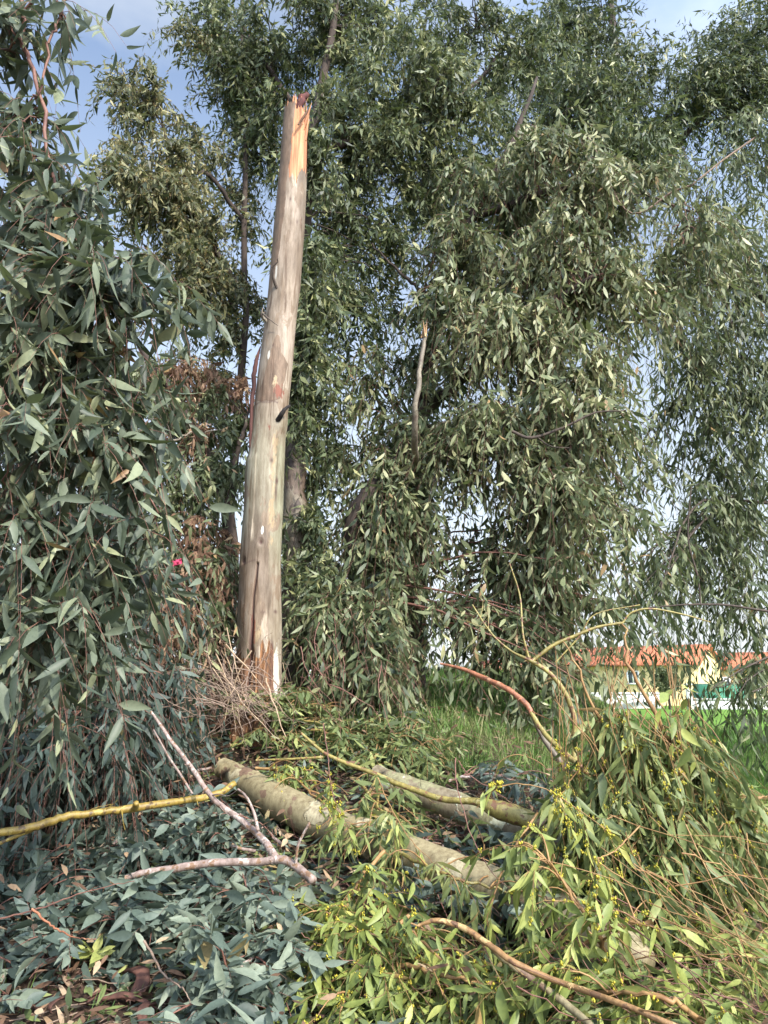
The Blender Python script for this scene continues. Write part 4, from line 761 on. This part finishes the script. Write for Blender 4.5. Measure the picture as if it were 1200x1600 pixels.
leafy('leafy_branch', 'mid green branch draped over the long log at centre', 'branch', [(560, 1220, .3), (590, 1260, .35), (620, 1310, .3), (660, 1370, .15)], MG, 304, **{**mid, 'nsp': 17, 'hang': .9, 'tint0': .6})
leafy('leafy_branch', 'mid green branch draped over the left end of the shorter log', 'branch', [(600, 1200, .2), (590, 1250, .25), (590, 1300, .25), (600, 1350, .15)], MG, 305, **{**mid, 'nsp': 9, 'hang': .9, 'tint0': .6})
leafy('leafy_branch', 'mid green branch on the right bottom edge among fine orange twigs', 'branch', [(1000, 1500, .25), (960, 1540, .2), (900, 1580, .15), (850, 1640, .1)], MG, 306, **{**mid, 'nsp': 30, 'lod': 0, 'L0': .13, 'W0': .03})
leafy('leafy_branch', 'mid green branch covering the lower end of the long log', 'branch', [(1020, 1440, .45), (960, 1450, .4), (900, 1480, .3), (860, 1530, .15)], YG, 307, **{**mid, 'nsp': 7, 'lod': 0, 'W0': .03, 'tint0': .6})
leafy('leafy_branch', 'mid green branch filling the bottom right corner', 'branch', [(1200, 1470, .25), (1130, 1500, .22), (1070, 1540, .18), (1010, 1600, .12)], YG, 308, **{**mid, 'nsp': 40, 'lod': 0, 'W0': .032, 'tint0': .55})
leafy('leafy_branch', 'mid green branch at the right edge above the bottom corner', 'branch', [(1240, 1350, .25), (1170, 1380, .25), (1110, 1420, .2), (1050, 1480, .15)], YG, 309, **{**mid, 'nsp': 44, 'L0': .12, 'tint0': .5})
leafy('leafy_branch', 'mid green branch at the right edge below the meadow', 'branch', [(1260, 1230, .3), (1180, 1250, .4), (1120, 1290, .4), (1060, 1340, .3)], YG, 310, **{**mid, 'nsp': 44, 'tint0': .5})
leafy('leafy_branch', 'mid green branch in the hollow right of the shorter log', 'branch', [(700, 1220, .1), (760, 1210, .2), (830, 1230, .25), (900, 1270, .2)], BL, 311, **{**mid, 'nsp': 20, 'tint0': .35})
leafy('leafy_branch', 'mid green branch below the right end of the shorter log', 'branch', [(740, 1330, .15), (820, 1350, .25), (900, 1390, .25), (960, 1440, .2)], MG, 312, **{**mid, 'nsp': 9, 'tint0': .45, 'W0': .028})
leafy('leafy_branch', 'mid green branch at the bottom edge right of the weed', 'branch', [(760, 1560, .12), (840, 1560, .15), (920, 1590, .1), (960, 1640, .1)], MG, 313, **{**mid, 'nsp': 22, 'lod': 0})

leafy('leafy_branch', 'yellow green branch standing up in front of the lower right of the long log', 'branch', [(960, 1520, .2), (920, 1440, .45), (880, 1380, .6), (850, 1340, .7)], YG, 206, **{**yel, 'nsp': 7, 'hang': 1.0, 'L0': .16, 'W0': .036})
leafy('leafy_branch', 'yellow green branch filling the space under the large upright branch', 'branch', [(1120, 1460, .2), (1050, 1420, .3), (980, 1390, .35), (900, 1380, .3)], YG, 207, **{**yel, 'hang': .9, 'nsp': 30})
leafy('leafy_branch', 'yellow green branch at the bottom edge right of centre with broad leaves', 'branch', [(1100, 1600, .2), (1040, 1560, .35), (960, 1550, .3), (900, 1560, .2)], YG, 208, **{**yel, 'nsp': 14, 'L0': .16, 'W0': .042, 'lod': 0})
leafy('leafy_branch', 'mid green branch covering the middle of the long log below the shorter one', 'branch', [(620, 1330, .3), (700, 1370, .35), (780, 1390, .3), (840, 1420, .2)], MG, 314, **{**mid, 'hang': .8, 'nsp': 9, 'tint0': .6})
leafy('leafy_branch', 'mid green branch standing on the slope between trunk base and shorter log', 'branch', [(580, 1190, .1), (610, 1160, .2), (640, 1150, .2), (670, 1170, .1)], MG, 315, **{**mid, 'hang': .8, 'nsp': 9, 'tint0': .4})
leafy('leafy_branch', 'mid green branch leaning on the very base of the snapped trunk', 'branch', [(350, 1100, .2), (400, 1105, .35), (450, 1100, .35), (500, 1110, .2)], MG, 316, **{**mid, 'nsp': 24, 'tint0': .4})
# the big standing fallen branch on the right, with orange twigs and yellow buds
def bigright():
    g = np.random.default_rng(401)
    base = onground(1000, 1400, .1)
    root = thing('leafy_branch', 'large upright fallen branch at right with orange twigs and clusters of yellow buds', 'branch', base, gy_)
    ms, mt, ml, mo, mbu = MB(), MB(), MB(), MB(), MB()
    stem(ms, [at(1180, 1300, 4.6), at(1100, 1230, 4.5), at(1040, 1140, 4.4), at(985, 1040, 4.4), at(975, 975, 4.45)], [.022, .018, .014, .009, .005], 26, 7, .008, 3)
    stem(ms, [at(1100, 1230, 4.5), at(1010, 1180, 4.4), at(940, 1130, 4.35), at(905, 1050, 4.35), at(880, 1003, 4.35)], [.016, .012, .010, .006, .004], 22, 7, .006, 4)
    for i in range(52):
        x0 = g.uniform(860, 1080); y0 = 1130-130*g.random()**1.8; x1 = x0+g.uniform(-10, 110); y1 = g.uniform(1180, 1270); Yd = 4.35+g.normal(0, .18)
        stem(mo, [at(x0, y0, Yd+.05), at((x0*.6+x1*.4)+g.normal(0, 12), y0*.6+y1*.4, Yd), at(x1, y1, Yd)], [.0028, .0024, .0012], 9, 4, .003, i)
        o = at(x1*.6+x0*.4, y1*.6+y0*.4, Yd)
        sprays(ml, mo, np.repeat(o[None], 1, 0), np.array([[(x1-x0)/400, g.normal(0, .2), -1]]), np.array([.3]), 5, .14, .03, g, .4, .9, 0, 0, .0016, .55, .25, False, .35, .3, (mbu, 4))
    bl = [(985, 1140, 4.4, 60, 20, .2, 5), (1080, 1150, 4.4, 50, 20, .2, 5), (1000, 1180, 4.4, 70, 40, .2, 7), (1070, 1210, 4.4, 60, 50, .2, 7), (940, 1240, 4.35, 60, 50, .2, 7), (1010, 1280, 4.3, 70, 50, .25, 9), (1090, 1290, 4.35, 60, 50, .25, 7), (960, 1340, 4.2, 60, 50, .25, 7), (1060, 1360, 4.2, 60, 40, .25, 6), (880, 1290, 4.2, 40, 50, .2, 4), (1130, 1350, 4.4, 50, 40, .2, 4)]
    sk = np.array([at(x, y, 4.45) for x, y in ((1180, 1300), (1100, 1230), (1040, 1150), (1010, 1180), (940, 1130), (985, 1060), (1060, 1280), (990, 1230))])
    crown(ml, mt, sk, bl, g, per=10, n=8, Ls=.3, L0=.165, W0=.036, droop=1.2, hang=1.1, lod=0, tint0=.55, r0=.007, tw=.0018, buds=(mbu, 1))
    ms.build('stem', M_tworg, root, smooth=True); mt.build('twigs', M_tworg, root); mo.build('hanging_twigs', M_tworg, root); ml.build('foliage', M_cut2, root); tag(mbu.build('flower_buds', M_bud, root), kind='stuff')
bigright()

# a few long sprays that arch in front, centre right
def arch(label, pts, seed, n, L0=.12, mm=M_cut, st=M_tworg, r=.004, hang=1.0, buds=0, W0=.026, ns=7, Ls=.16):
    g = np.random.default_rng(seed); root = thing('leafy_sprig', label, 'branch', at(*pts[0]), 'arching sprigs over the fallen logs')
    ms, ml, mbu = MB(), MB(), MB(); P = stem(ms, [at(*p) for p in pts], np.linspace(r, .0016, len(pts)), 30, 5, .002, seed)
    if n:
        k = g.integers(8, 30, ns); D = norm(np.gradient(P, axis=0)[k])*.6+g.normal(0, .4, (ns, 3))+np.array((0, 0, -.3))
        sprays(ml, ms, P[k], D, Ls*g.uniform(.6, 1.3, ns), n, L0, W0, g, .8, hang, 0, 0, .0015, .7, .2, False, .3, .1, (mbu, buds) if buds else None)
        ml.build('foliage', mm, root)
        if buds: tag(mbu.build('flower_buds', M_bud, root), kind='stuff')
    ms.build('stem', st, root)
arch('orange sprig arching right over the patchy log with a budded tip', [(745, 1262, 3.9), (780, 1230, 3.85), (840, 1228, 3.8), (900, 1262, 3.75), (950, 1300, 3.7)], 501, 4, buds=8)
arch('sprig with three large hanging leaves below the patchy log tip', [(1000, 1290, 3.5), (960, 1330, 3.4), (935, 1345, 3.35), (990, 1385, 3.35), (1010, 1420, 3.3)], 502, 4, .15, buds=6, W0=.034, ns=5)
arch('curved yellow twig bending down in front of the long log', [(840, 1270, 3.9), (800, 1330, 3.8), (775, 1390, 3.75), (762, 1430, 3.7), (766, 1470, 3.7)], 503, 4, .12, ns=4, r=.007)
arch('long red twig drooping from the forked olive branch over the logs', [(712, 1184, 4.5), (712, 1215, 4.4), (725, 1270, 4.3), (745, 1325, 4.2), (775, 1370, 4.1), (820, 1410, 4.0)], 504, 0, st=M_twred)
arch('second red twig curving right from the same point as the long drooping one', [(716, 1188, 4.5), (730, 1208, 4.5), (770, 1235, 4.5), (810, 1262, 4.5)], 505, 0, st=M_twred)
arch('red twig hanging with pale leaves above the left of the patchy log', [(505, 1130, 4.9), (512, 1180, 4.8), (520, 1240, 4.7), (545, 1300, 4.6)], 506, 5, .11, buds=4, st=M_twred)
arch('sprig of narrow leaves hanging between the patchy log and the yellow branch end', [(590, 1215, 4.8), (610, 1260, 4.6), (640, 1310, 4.5), (680, 1350, 4.4)], 507, 6, .11)
arch('sprig with two pale leaves above the patchy log against the dark hollow', [(880, 1230, 4.5), (840, 1190, 4.6), (800, 1180, 4.6), (770, 1200, 4.6)], 508, 2, .11, ns=4)
arch('bare grey twig forking up from the litter at bottom left of centre', [(225, 1470, 3.7), (255, 1520, 3.6), (285, 1545, 3.5), (300, 1570, 3.45)], 509, 0, st=M_twgrey, r=.006)
arch('long red brown twig lying over the brown litter at lower left', [(-20, 1440, 3.8), (60, 1420, 3.8), (130, 1395, 3.85), (210, 1375, 3.9)], 510, 0, st=M_twred, r=.005)
arch('short deep red twig leading to the pale lime sprig', [(50, 1420, 3.7), (85, 1450, 3.65), (120, 1465, 3.6), (150, 1468, 3.55)], 511, 0, st=M_redb, r=.006)
arch('sprig hanging in front of the tall upright fallen branch, mid right', [(1005, 1060, 4), (1050, 1120, 3.9), (1065, 1080, 3.9), (1060, 1060, 3.9)], 512, 3, .15, W0=.05, ns=4)

# fine orange twig tangle along the right edge
def tangle(name, label, cat, mm, n, box, ln, seed, dirv, curl=.3, r=.0022, group=None, part=None):
    g = np.random.default_rng(seed); x0, x1, y0, y1, lift = box
    root = None; m = MB(); P = np.zeros((n, 9, 3))
    for i in range(n):
        p = onground(g.uniform(x0, x1), g.uniform(y0, y1), lift*g.random())
        d = norm(np.array(dirv, float)+g.normal(0, .35, 3)); l = ln*g.uniform(.4, 1.2); t = np.linspace(-.5, .5, 9)[:, None]
        c = norm(g.normal(0, 1, 3))*curl*l; q = p+d*l*t+c*(t*t-.1)+g.normal(0, .006, (9, 3)); q[:, 2] = np.maximum(q[:, 2], gz(q[:, 0], q[:, 1])+.01); P[i] = q
        if i == 0: base = p
    tubes(m, P, np.linspace(r, r*.4, 9)[None]*g.uniform(.5, 1.5, (n, 1)), 5, g.random(n))
    return tag(m.build(name, mm), label, cat, group, 'stuff')
tangle('twig_tangle', 'tangle of fine orange twigs slanting across the right edge', 'twigs', M_tworg, 85, (1040, 1230, 1230, 1500, .75), 1.0, 601, (.75, -.25, -.42))
tangle('twig_tangle', 'tangle of thin red brown twigs in the bottom right corner', 'twigs', M_twred, 120, (880, 1200, 1400, 1600, .35), .7, 602, (.8, -.2, -.3))
tangle('brush_pile', 'pile of dry pale twigs at the left foot of the snapped trunk', 'brush pile', M_twgrey, 330, (280, 430, 1000, 1120, .9), .6, 603, (.5, -.1, -.25), .9, .0035)
tangle('twig_tangle', 'dark red twigs tangled under the yellow green branches at the centre', 'twigs', M_twred, 90, (420, 760, 1300, 1560, .25), .5, 604, (.3, -.5, .1), .5)
tangle('brush_pile', 'long dry straw coloured stems arching down at the trunk base', 'brush pile', simple('straw stem', (.24, .16, .10), (.42, .31, .20), 20, .7, 0), 26, (350, 440, 1010, 1110, .8), .9, 605, (.45, -.35, -.8), .5, .006)
tangle('twig_tangle', 'brown twigs standing in the shade right of the snapped trunk', 'twigs', M_twred, 90, (450, 640, 960, 1120, .9), .6, 606, (.2, -.1, -.8), .6, .003)

# rotten root flare behind the left foot of the trunk
r0 = base_at(362, 7.25); m = MB(); root = thing('old_stump', 'low dark rotten brown stump against the left foot of the snapped trunk', 'stump', r0)
stem(m, [r0, r0+(.02, 0, .25), r0+(.0, 0, .5), r0+(.03, 0, .62)], [.24, .2, .17, .08], 16, 20, .008); m.build('stump_wood', M_deadwood, root)
r1 = base_at(520, 8.1); m = MB(); root = thing('old_stump', 'leaning dead brown stem half hidden in leaves right of the snapped trunk', 'stump', r1)
stem(m, [r1, r1+(.05, 0, .4), r1+(.12, 0, .8), r1+(.2, .02, 1.1)], [.13, .11, .09, .05], 16, 14, .008); m.build('stump_wood', M_deadwood, root)

# pale lime sprig, curled bark, green weeds, tan dead leaf clusters
p = onground(155, 1490, .08); root = thing('leaf_sprig', 'pale lime green sprig lying on the litter at lower left', 'leaves', p); ml, mt = MB(), MB(); g = np.random.default_rng(71)
sprays(ml, mt, np.repeat(p[None], 4, 0), np.array([(-.6, -.1, .3), (.5, -.3, .3), (.2, -.6, .2), (-.3, -.5, .4)]), np.full(4, .08), 5, .10, .045, g, .2, .1, 0, .7, .003, .5, .4, True); ml.build('foliage', M_lime, root); mt.build('twigs', M_twred, root)
def weed(px, py, n, ln, seed, label):
    g = np.random.default_rng(seed); p = onground(px, py); a = g.random(n)*6.28; D = np.stack((np.cos(a)*.7, np.sin(a)*.7, g.uniform(.5, 1.4, n)), -1)
    m = MB(); leaves(m, np.repeat(p[None], n, 0)+g.normal(0, .015, (n, 3)), D, np.repeat(np.array([[0, -.3, 1.]]), n, 0)+g.normal(0, .2, (n, 3)), ln*g.uniform(.6, 1.1, n), ln*.24*g.uniform(.8, 1.2, n), g.uniform(.2, .5, n), g.normal(0, .1, n), g.random(n), 0)
    root = thing('weed', label, 'plant', p, 'fresh green weeds at the bottom edge'); m.build('leaves', M_weed, root)
weed(665, 1585, 12, .16, 81, 'largest bright green broad leaved weed at the bottom edge, right of centre'); weed(595, 1600, 12, .10, 82, 'lower bright green weed just left of the largest weed'); weed(445, 1600, 9, .09, 83, 'small bright green weed at the bottom edge left of centre'); weed(722, 1600, 9, .09, 84, 'small bright green weed right of the largest weed')
def curl(px, py, label, seed, s=1.):
    g = np.random.default_rng(seed); p = onground(px, py, .03); n, k = 26, 9; u = np.linspace(0, 1, n)[:, None]; v = np.linspace(-1, 1, k)[None]
    a = g.random()*6.28; d = np.array((math.cos(a), math.sin(a)*.6, .15)); e = np.array((-math.sin(a), math.cos(a)*.6, 0))
    rr = .017*s; wv = rr*(.35+.65*np.sin(u*3.1+.03)**.6)*(1+.5*(vnoise(u*5+seed, v*0)-.5)); th = v*1.2+u*1.8*(1 if seed % 2 else -1)+.6*(vnoise(u*4, v*2+seed)-.5)
    V = p+((u-.5)*.26*s+.01*vnoise(u*9+seed, v*3))[..., None]*d+(wv*np.sin(th)*1.7+.04*s*np.sin(u*4+seed))[..., None]*e+(.005+wv*(1+np.cos(th))*.5+.03*s*np.sin(u*3.1)**2)[..., None]*np.array((0, 0, 1.))
    i = np.arange(n-1)[:, None]*k; j = np.arange(k-1)[None]; m = MB(); m.add(V, np.stack((i+j, i+j+1, i+k+j+1, i+k+j), -1).reshape(-1, 4))
    o = m.build('bark_piece', M_curl, smooth=True); md = o.modifiers.new('thickness', 'SOLIDIFY'); md.thickness = .003; tag(o, label, 'bark', 'curled bark pieces in the litter')
M_curl = simple('curled brown bark', (.035, .016, .012), (.115, .052, .036), 14, .75, .5)
curl(205, 1545, 'largest curled red brown bark piece at the bottom left', 91, 1.5); curl(165, 1570, 'curled bark piece left below the largest one', 92, 1.1); curl(140, 1530, 'small flat brown bark piece left above the largest curl', 93, .8); curl(235, 1590, 'brown bark piece at the bottom edge right of the largest curl', 94, 1)
curl(205, 1575, 'forked looking curled bark strip at the bottom edge left of the bare grey twig', 95, 1.2); curl(110, 1580, 'dark curled bark strip farthest left on the litter', 96, 1.1)
def deadcl(px, py, lift, label, seed, n=3, k=6, L=.075):
    g = np.random.default_rng(seed); p = onground(px, py, lift); root = thing('dead_leaf_cluster', label, 'leaves', p, 'clusters of dry tan leaves'); ml, mt = MB(), MB()
    sprays(ml, mt, p+g.normal(0, .03, (n, 3)), g.normal(0, 1, (n, 3)), np.full(n, .12), k, L, .028, g, .6, .6, 0, .2, .002, .8, .2); ml.build('foliage', M_dead, root); mt.build('twigs', M_twgrey, root)
deadcl(437, 1295, .25, 'dry tan leaves caught above the fork of the pinkish branch', 61, 2); deadcl(322, 1185, .2, 'two dry tan leaves near the left end of the long log', 62, 1, 3); deadcl(265, 1080, .35, 'largest cluster of dry tan leaves left of the trunk base', 63, 7, 7, .09); deadcl(290, 1110, .3, 'dry tan leaves just below the largest dry cluster', 64, 3); deadcl(630, 1300, .15, 'single dry tan leaves between the two logs', 65, 1, 2, .05)
deadcl(235, 1000, .6, 'dry brown leaves hanging above the largest dry cluster', 66, 8, 8, .09)
# pink scrap
p = at(276, 879, 6.4); m = MB(); g = np.random.default_rng(4); n = 6; u, v = np.meshgrid(np.linspace(-.042, .042, n), np.linspace(-.026, .026, n)); V = np.stack((p[0]+u, p[1]+g.normal(0, .012, u.shape), p[2]+v+u*.35), -1)
i = np.arange(n-1)[:, None]*n; j = np.arange(n-1)[None]; m.add(V, np.stack((i+j, i+j+1, i+n+j+1, i+n+j), -1).reshape(-1, 4))
o = m.build('cloth_scrap', simple('bright pink cloth', (.34, .03, .08), (.5, .06, .13), 20, .8, .2)); o.modifiers.new('thickness', 'SOLIDIFY').thickness = .002; tag(o, 'small bright pink scrap caught in the leaves left of the snapped trunk', 'scrap')

# ------------------------------------------------------------------ far buildings and fence
def box(m, c, h, rot=0):
    c = np.array(c, float); h = np.array(h, float); V = np.array([(a, b_, d) for d in (-1, 1) for b_ in (-1, 1) for a in (-1, 1)], float)*h
    co, si = math.cos(rot), math.sin(rot); V = np.stack((V[:, 0]*co-V[:, 1]*si, V[:, 0]*si+V[:, 1]*co, V[:, 2]), -1)+c
    m.add(V, [(0, 2, 3, 1), (4, 5, 7, 6), (0, 1, 5, 4), (2, 6, 7, 3), (0, 4, 6, 2), (1, 3, 7, 5)])
def prism(m, O, ux, uy, L_, W_, z0, z1, ridge=None):
    """walls with gables: O = near corner, ux along the length, uy along the width"""
    O = np.array(O, float)
    A = [O+ux*0, O+ux*L_, O+ux*L_+uy*W_, O+uy*W_]
    V = [np.array((a[0], a[1], z)) for z in (z0, z1) for a in A]
    V += [np.array((*(O+uy*W_/2)[:2], ridge)), np.array((*(O+ux*L_+uy*W_/2)[:2], ridge))]
    m.add(V, [(0, 1, 5, 4), (1, 2, 6, 5), (2, 3, 7, 6), (3, 0, 4, 7)], [(4, 8, 7), (5, 6, 9)])
def house(name, label, corner, ang, Ln, Wd, base_z, eave, ridge, wallm, roofm, wins, gable_wins=()):
    ux = np.array((-math.cos(ang), math.sin(ang), 0)); uy = np.array((math.sin(ang), math.cos(ang), 0))
    root = thing(name, label, 'house', (corner[0], corner[1], base_z)); O = np.array((corner[0], corner[1], 0))
    m = MB(); prism(m, O, ux, uy, Ln, Wd, base_z, eave, ridge); m.build('wall', wallm, root)
    m = MB(); ov = .45; th = .18
    for s in (0, 1):
        e0 = O+uy*(-ov if s == 0 else Wd+ov); rr = O+uy*Wd/2; k = ov/(Wd/2)*(ridge-eave)
        pts = []
        for lift in (.04, .04+th):
            for l in (-.3, Ln+.3):
                a = e0+ux*l; pts.append((a[0], a[1], eave-k+lift)); b_ = rr+ux*l; pts.append((b_[0], b_[1], ridge+lift))
        m.add(pts, [(0, 1, 3, 2), (4, 6, 7, 5), (0, 2, 6, 4), (1, 5, 7, 3), (0, 4, 5, 1), (2, 3, 7, 6)])
    # rows of tiles as raised ribs running down the slope
    for l in np.arange(0, Ln, .45):
        P = np.array([[O+uy*(-ov)+ux*l+np.array((0, 0, eave-ov/(Wd/2)*(ridge-eave)+.24)), O+uy*Wd/2+ux*l+np.array((0, 0, ridge+.24))]]); tubes(m, P, np.full((1, 2), .045), 4)
    rf = m.build('roof', roofm, root)
    for (l, z, ww, hh) in wins:
        c = O+ux*l-uy*.03; m = MB(); box(m, (c[0], c[1], z), (ww/2, .06, hh/2), -ang); wo_ = m.build('window', M_glass, root)
        m = MB(); 
        for dx, dz, a, h in ((0, hh/2+.05, ww/2+.1, .06), (0, -hh/2-.06, ww/2+.14, .07), (-ww/2-.05, 0, .06, hh/2), (ww/2+.05, 0, .06, hh/2), (0, 0, .04, hh/2)):
            q = c+ux*dx-uy*.05; box(m, (q[0], q[1], z+dz), (a, .08, h), -ang)
        m.build('frame', M_white, wo_)
    return root
M_white = simple('white paint', (.70, .69, .66), (.82, .81, .78), 2, .7, 0)
M_wall_y = simple('yellow render', (.64, .49, .24), (.73, .58, .31), 1.2, .9, 0)
M_wall_o = simple('orange render', (.62, .42, .20), (.7, .5, .26), 1.2, .9, 0)
M_roof = simple('red clay tiles', (.34, .11, .055), (.44, .17, .085), 3, .85, .3)
M_glass = simple('window glass', (.05, .06, .07), (.10, .12, .13), 2, .15, 0, spec=.6)
M_greenp = simple('green tarpaulin', (.035, .15, .08), (.06, .21, .12), 2, .6, .1)
M_concrete = simple('pale concrete', (.42, .40, .38), (.66, .64, .61), .8, .85, .1)
c = at(1094, 1080, 60)
house('house', 'yellow house with a long red tiled roof and bright gable beyond the meadow', (c[0], c[1]), R(38), 12, 6.4, -.5, float(at(1094, 1037, 60)[2]), float(at(1115, 1010, 62)[2]), M_wall_y, M_roof,
      [(5.2, 1.9, .8, .9)])
c = at(1180, 1080, 74)
house('house', 'small orange house with dark red roof at the far right behind the green cover', (c[0]+2.5, c[1]), R(20), 7, 5, -.5, float(at(1180, 1044, 74)[2]), float(at(1180, 1022, 76)[2]), M_wall_o, M_roof, [(2, 1.4, 1, 1), (5, 1.4, 1, 1)])
c = at(842, 1080, 50)
house('house', 'low house with an orange red roof just seen between the hanging curtains', (c[0], c[1]), R(12), 4.2, 4.4, -.5, float(at(830, 1058, 50)[2]), float(at(830, 1036, 52)[2]), M_white, simple('orange red tiles', (.40, .13, .07), (.5, .2, .12), 3, .85, .3), [(2, 1.2, .8, .8)])
c = at(600, 1060, 62)
house('house', 'white walled house far behind the foliage right of the snapped trunk', (c[0], c[1]), R(8), 9, 6, .2, float(at(560, 1015, 62)[2]), float(at(560, 975, 64)[2]), M_white, M_roof, [(2, 3, 1, 1), (6, 3, 1, 1)])
# boundary wall
def wall(name, label, a, b_, zb_, h, mm, group=None):
    m = MB(); a = np.array(a); b_ = np.array(b_); c_ = (a+b_)/2; d = b_-a; ang = math.atan2(d[1], d[0]); L_ = math.hypot(d[0], d[1]); root = thing(name, label, 'wall', (c_[0], c_[1], zb_), group)
    box(m, (c_[0], c_[1], zb_+h/2), (L_/2, .12, h/2), ang); m.build('wall_panel', mm, root); m = MB(); box(m, (c_[0], c_[1], zb_+h+.053), (L_/2+.05, .18, .05), ang); m.build('coping', M_concrete, root)
    return root
a = at(880, 1080, 52); b_ = at(1030, 1080, 52); wall('boundary_wall', 'cluttered pale concrete wall in front of the yellow house', a[:2], b_[:2], -.5, 1.25, M_concrete)
a = at(1080, 1080, 50); b_ = at(1290, 1080, 50); wall('boundary_wall', 'clean white low wall below the green cover', a[:2], b_[:2], -.6, 1.0, M_white)
g = np.random.default_rng(9)
for k in range(7):
    m = MB(); p = at(900+k*20, 1072, 51.3); box(m, (p[0], p[1], .55+.15*g.random()), (g.uniform(.5, .9), .06, .05), g.normal(0, .02))
    m.n = m.n; V = m.V[0]; V[:, 2] += (V[:, 0]-p[0])*g.normal(0, .12); tag(m.build('plank', M_white), ['longest', 'second', 'third', 'fourth', 'fifth', 'sixth', 'last'][k]+' from the left of the pale boards leaning along the concrete wall', 'board', 'boards along the concrete wall')
p = at(1135, 1075, 51.2); root = thing('covered_stall', 'low green tarpaulin cover standing behind the white wall', 'cover', (p[0], p[1], -.4)); m = MB()
x0, x1 = at(1096, 1075, 51.2)[0], at(1172, 1075, 51.2)[0]; zt_ = float(at(1130, 1072, 51.2)[2])
V = [(x0, p[1], zt_-.8), (x1, p[1], zt_-.8), (x1, p[1]+2, zt_-.8), (x0, p[1]+2, zt_-.8), (x0+.3, p[1]+.3, zt_), (x1-.3, p[1]+.3, zt_), (x1-.3, p[1]+1.8, zt_+.15), (x0+.3, p[1]+1.8, zt_+.15)]
m.add(V, [(0, 1, 5, 4), (1, 2, 6, 5), (2, 3, 7, 6), (3, 0, 4, 7), (4, 5, 6, 7)]); m.build('tarpaulin', M_greenp, root)
m = MB()
for q in (x0+.1, x1-.1): box(m, (q, p[1]+1, zt_-1.2), (.05, .05, .8))
m.build('frame', M_concrete, root)
for k, (px, lab) in enumerate(((1186, 'white post at the right edge by the low wall'), (1076, 'pale post beside the dark bush'))):
    p = at(px, 1080, 49.5); root = thing('post', lab, 'post', (p[0], p[1], -.4), 'posts of the boundary wall'); m = MB(); box(m, (p[0], p[1], .4), (.14, .14, .95)); m.build('shaft', M_white, root); m = MB(); box(m, (p[0], p[1], 1.4), (.22, .22, .05)); m.build('cap', M_white, root)
p = at(1045, 1085, 49); p[2] = -.4
tree('bush', 'dark green conical bush in front of the yellow house', 'bush', p, [('trunk', M_limb, [p, p+(0, 0, 1), p+(0, 0, 2)], [.1, .07, .03])], M_weep, M_twdark, [(1042, 1062, 49, 22, 22, .9, 60)], 41, per=14, n=12, Ls=.35, L0=.16, W0=.08, droop=.2, hang=.1, lod=2, r0=.02)
p = at(715, 1060, 40); p[2] = float(gz(p[0], p[1]))
tree('sapling', 'thin sparse far tree in the white gap above the grassy bank', 'tree', p, [('trunk', M_limb, [p, at(714, 1020, 40), at(713, 960, 40), at(714, 925, 40)], [.10, .08, .05, .02])], M_weep, M_twdark, [(714, 1000, 40, 16, 30, .5, 14), (714, 960, 40, 14, 24, .5, 10), (745, 1000, 40, 10, 30, .5, 6)], 42, per=8, n=8, Ls=.5, L0=.16, W0=.05, droop=.3, hang=.4, lod=2, r0=.02)
p = at(702, 1045, 60); zb_ = float(gz(p[0], p[1])); root = thing('utility_pole', 'pale utility pole in the gap above the grassy bank', 'pole', (p[0], p[1], zb_)); m = MB(); stem(m, [(p[0], p[1], zb_), (p[0], p[1], float(at(702, 940, 60)[2]))], [.17, .12], 4, 10); m.build('shaft', M_concrete, root)
m = MB(); box(m, (p[0], p[1], float(at(702, 948, 60)[2])), (1, .06, .06)); m.build('crossarm', M_concrete, root)
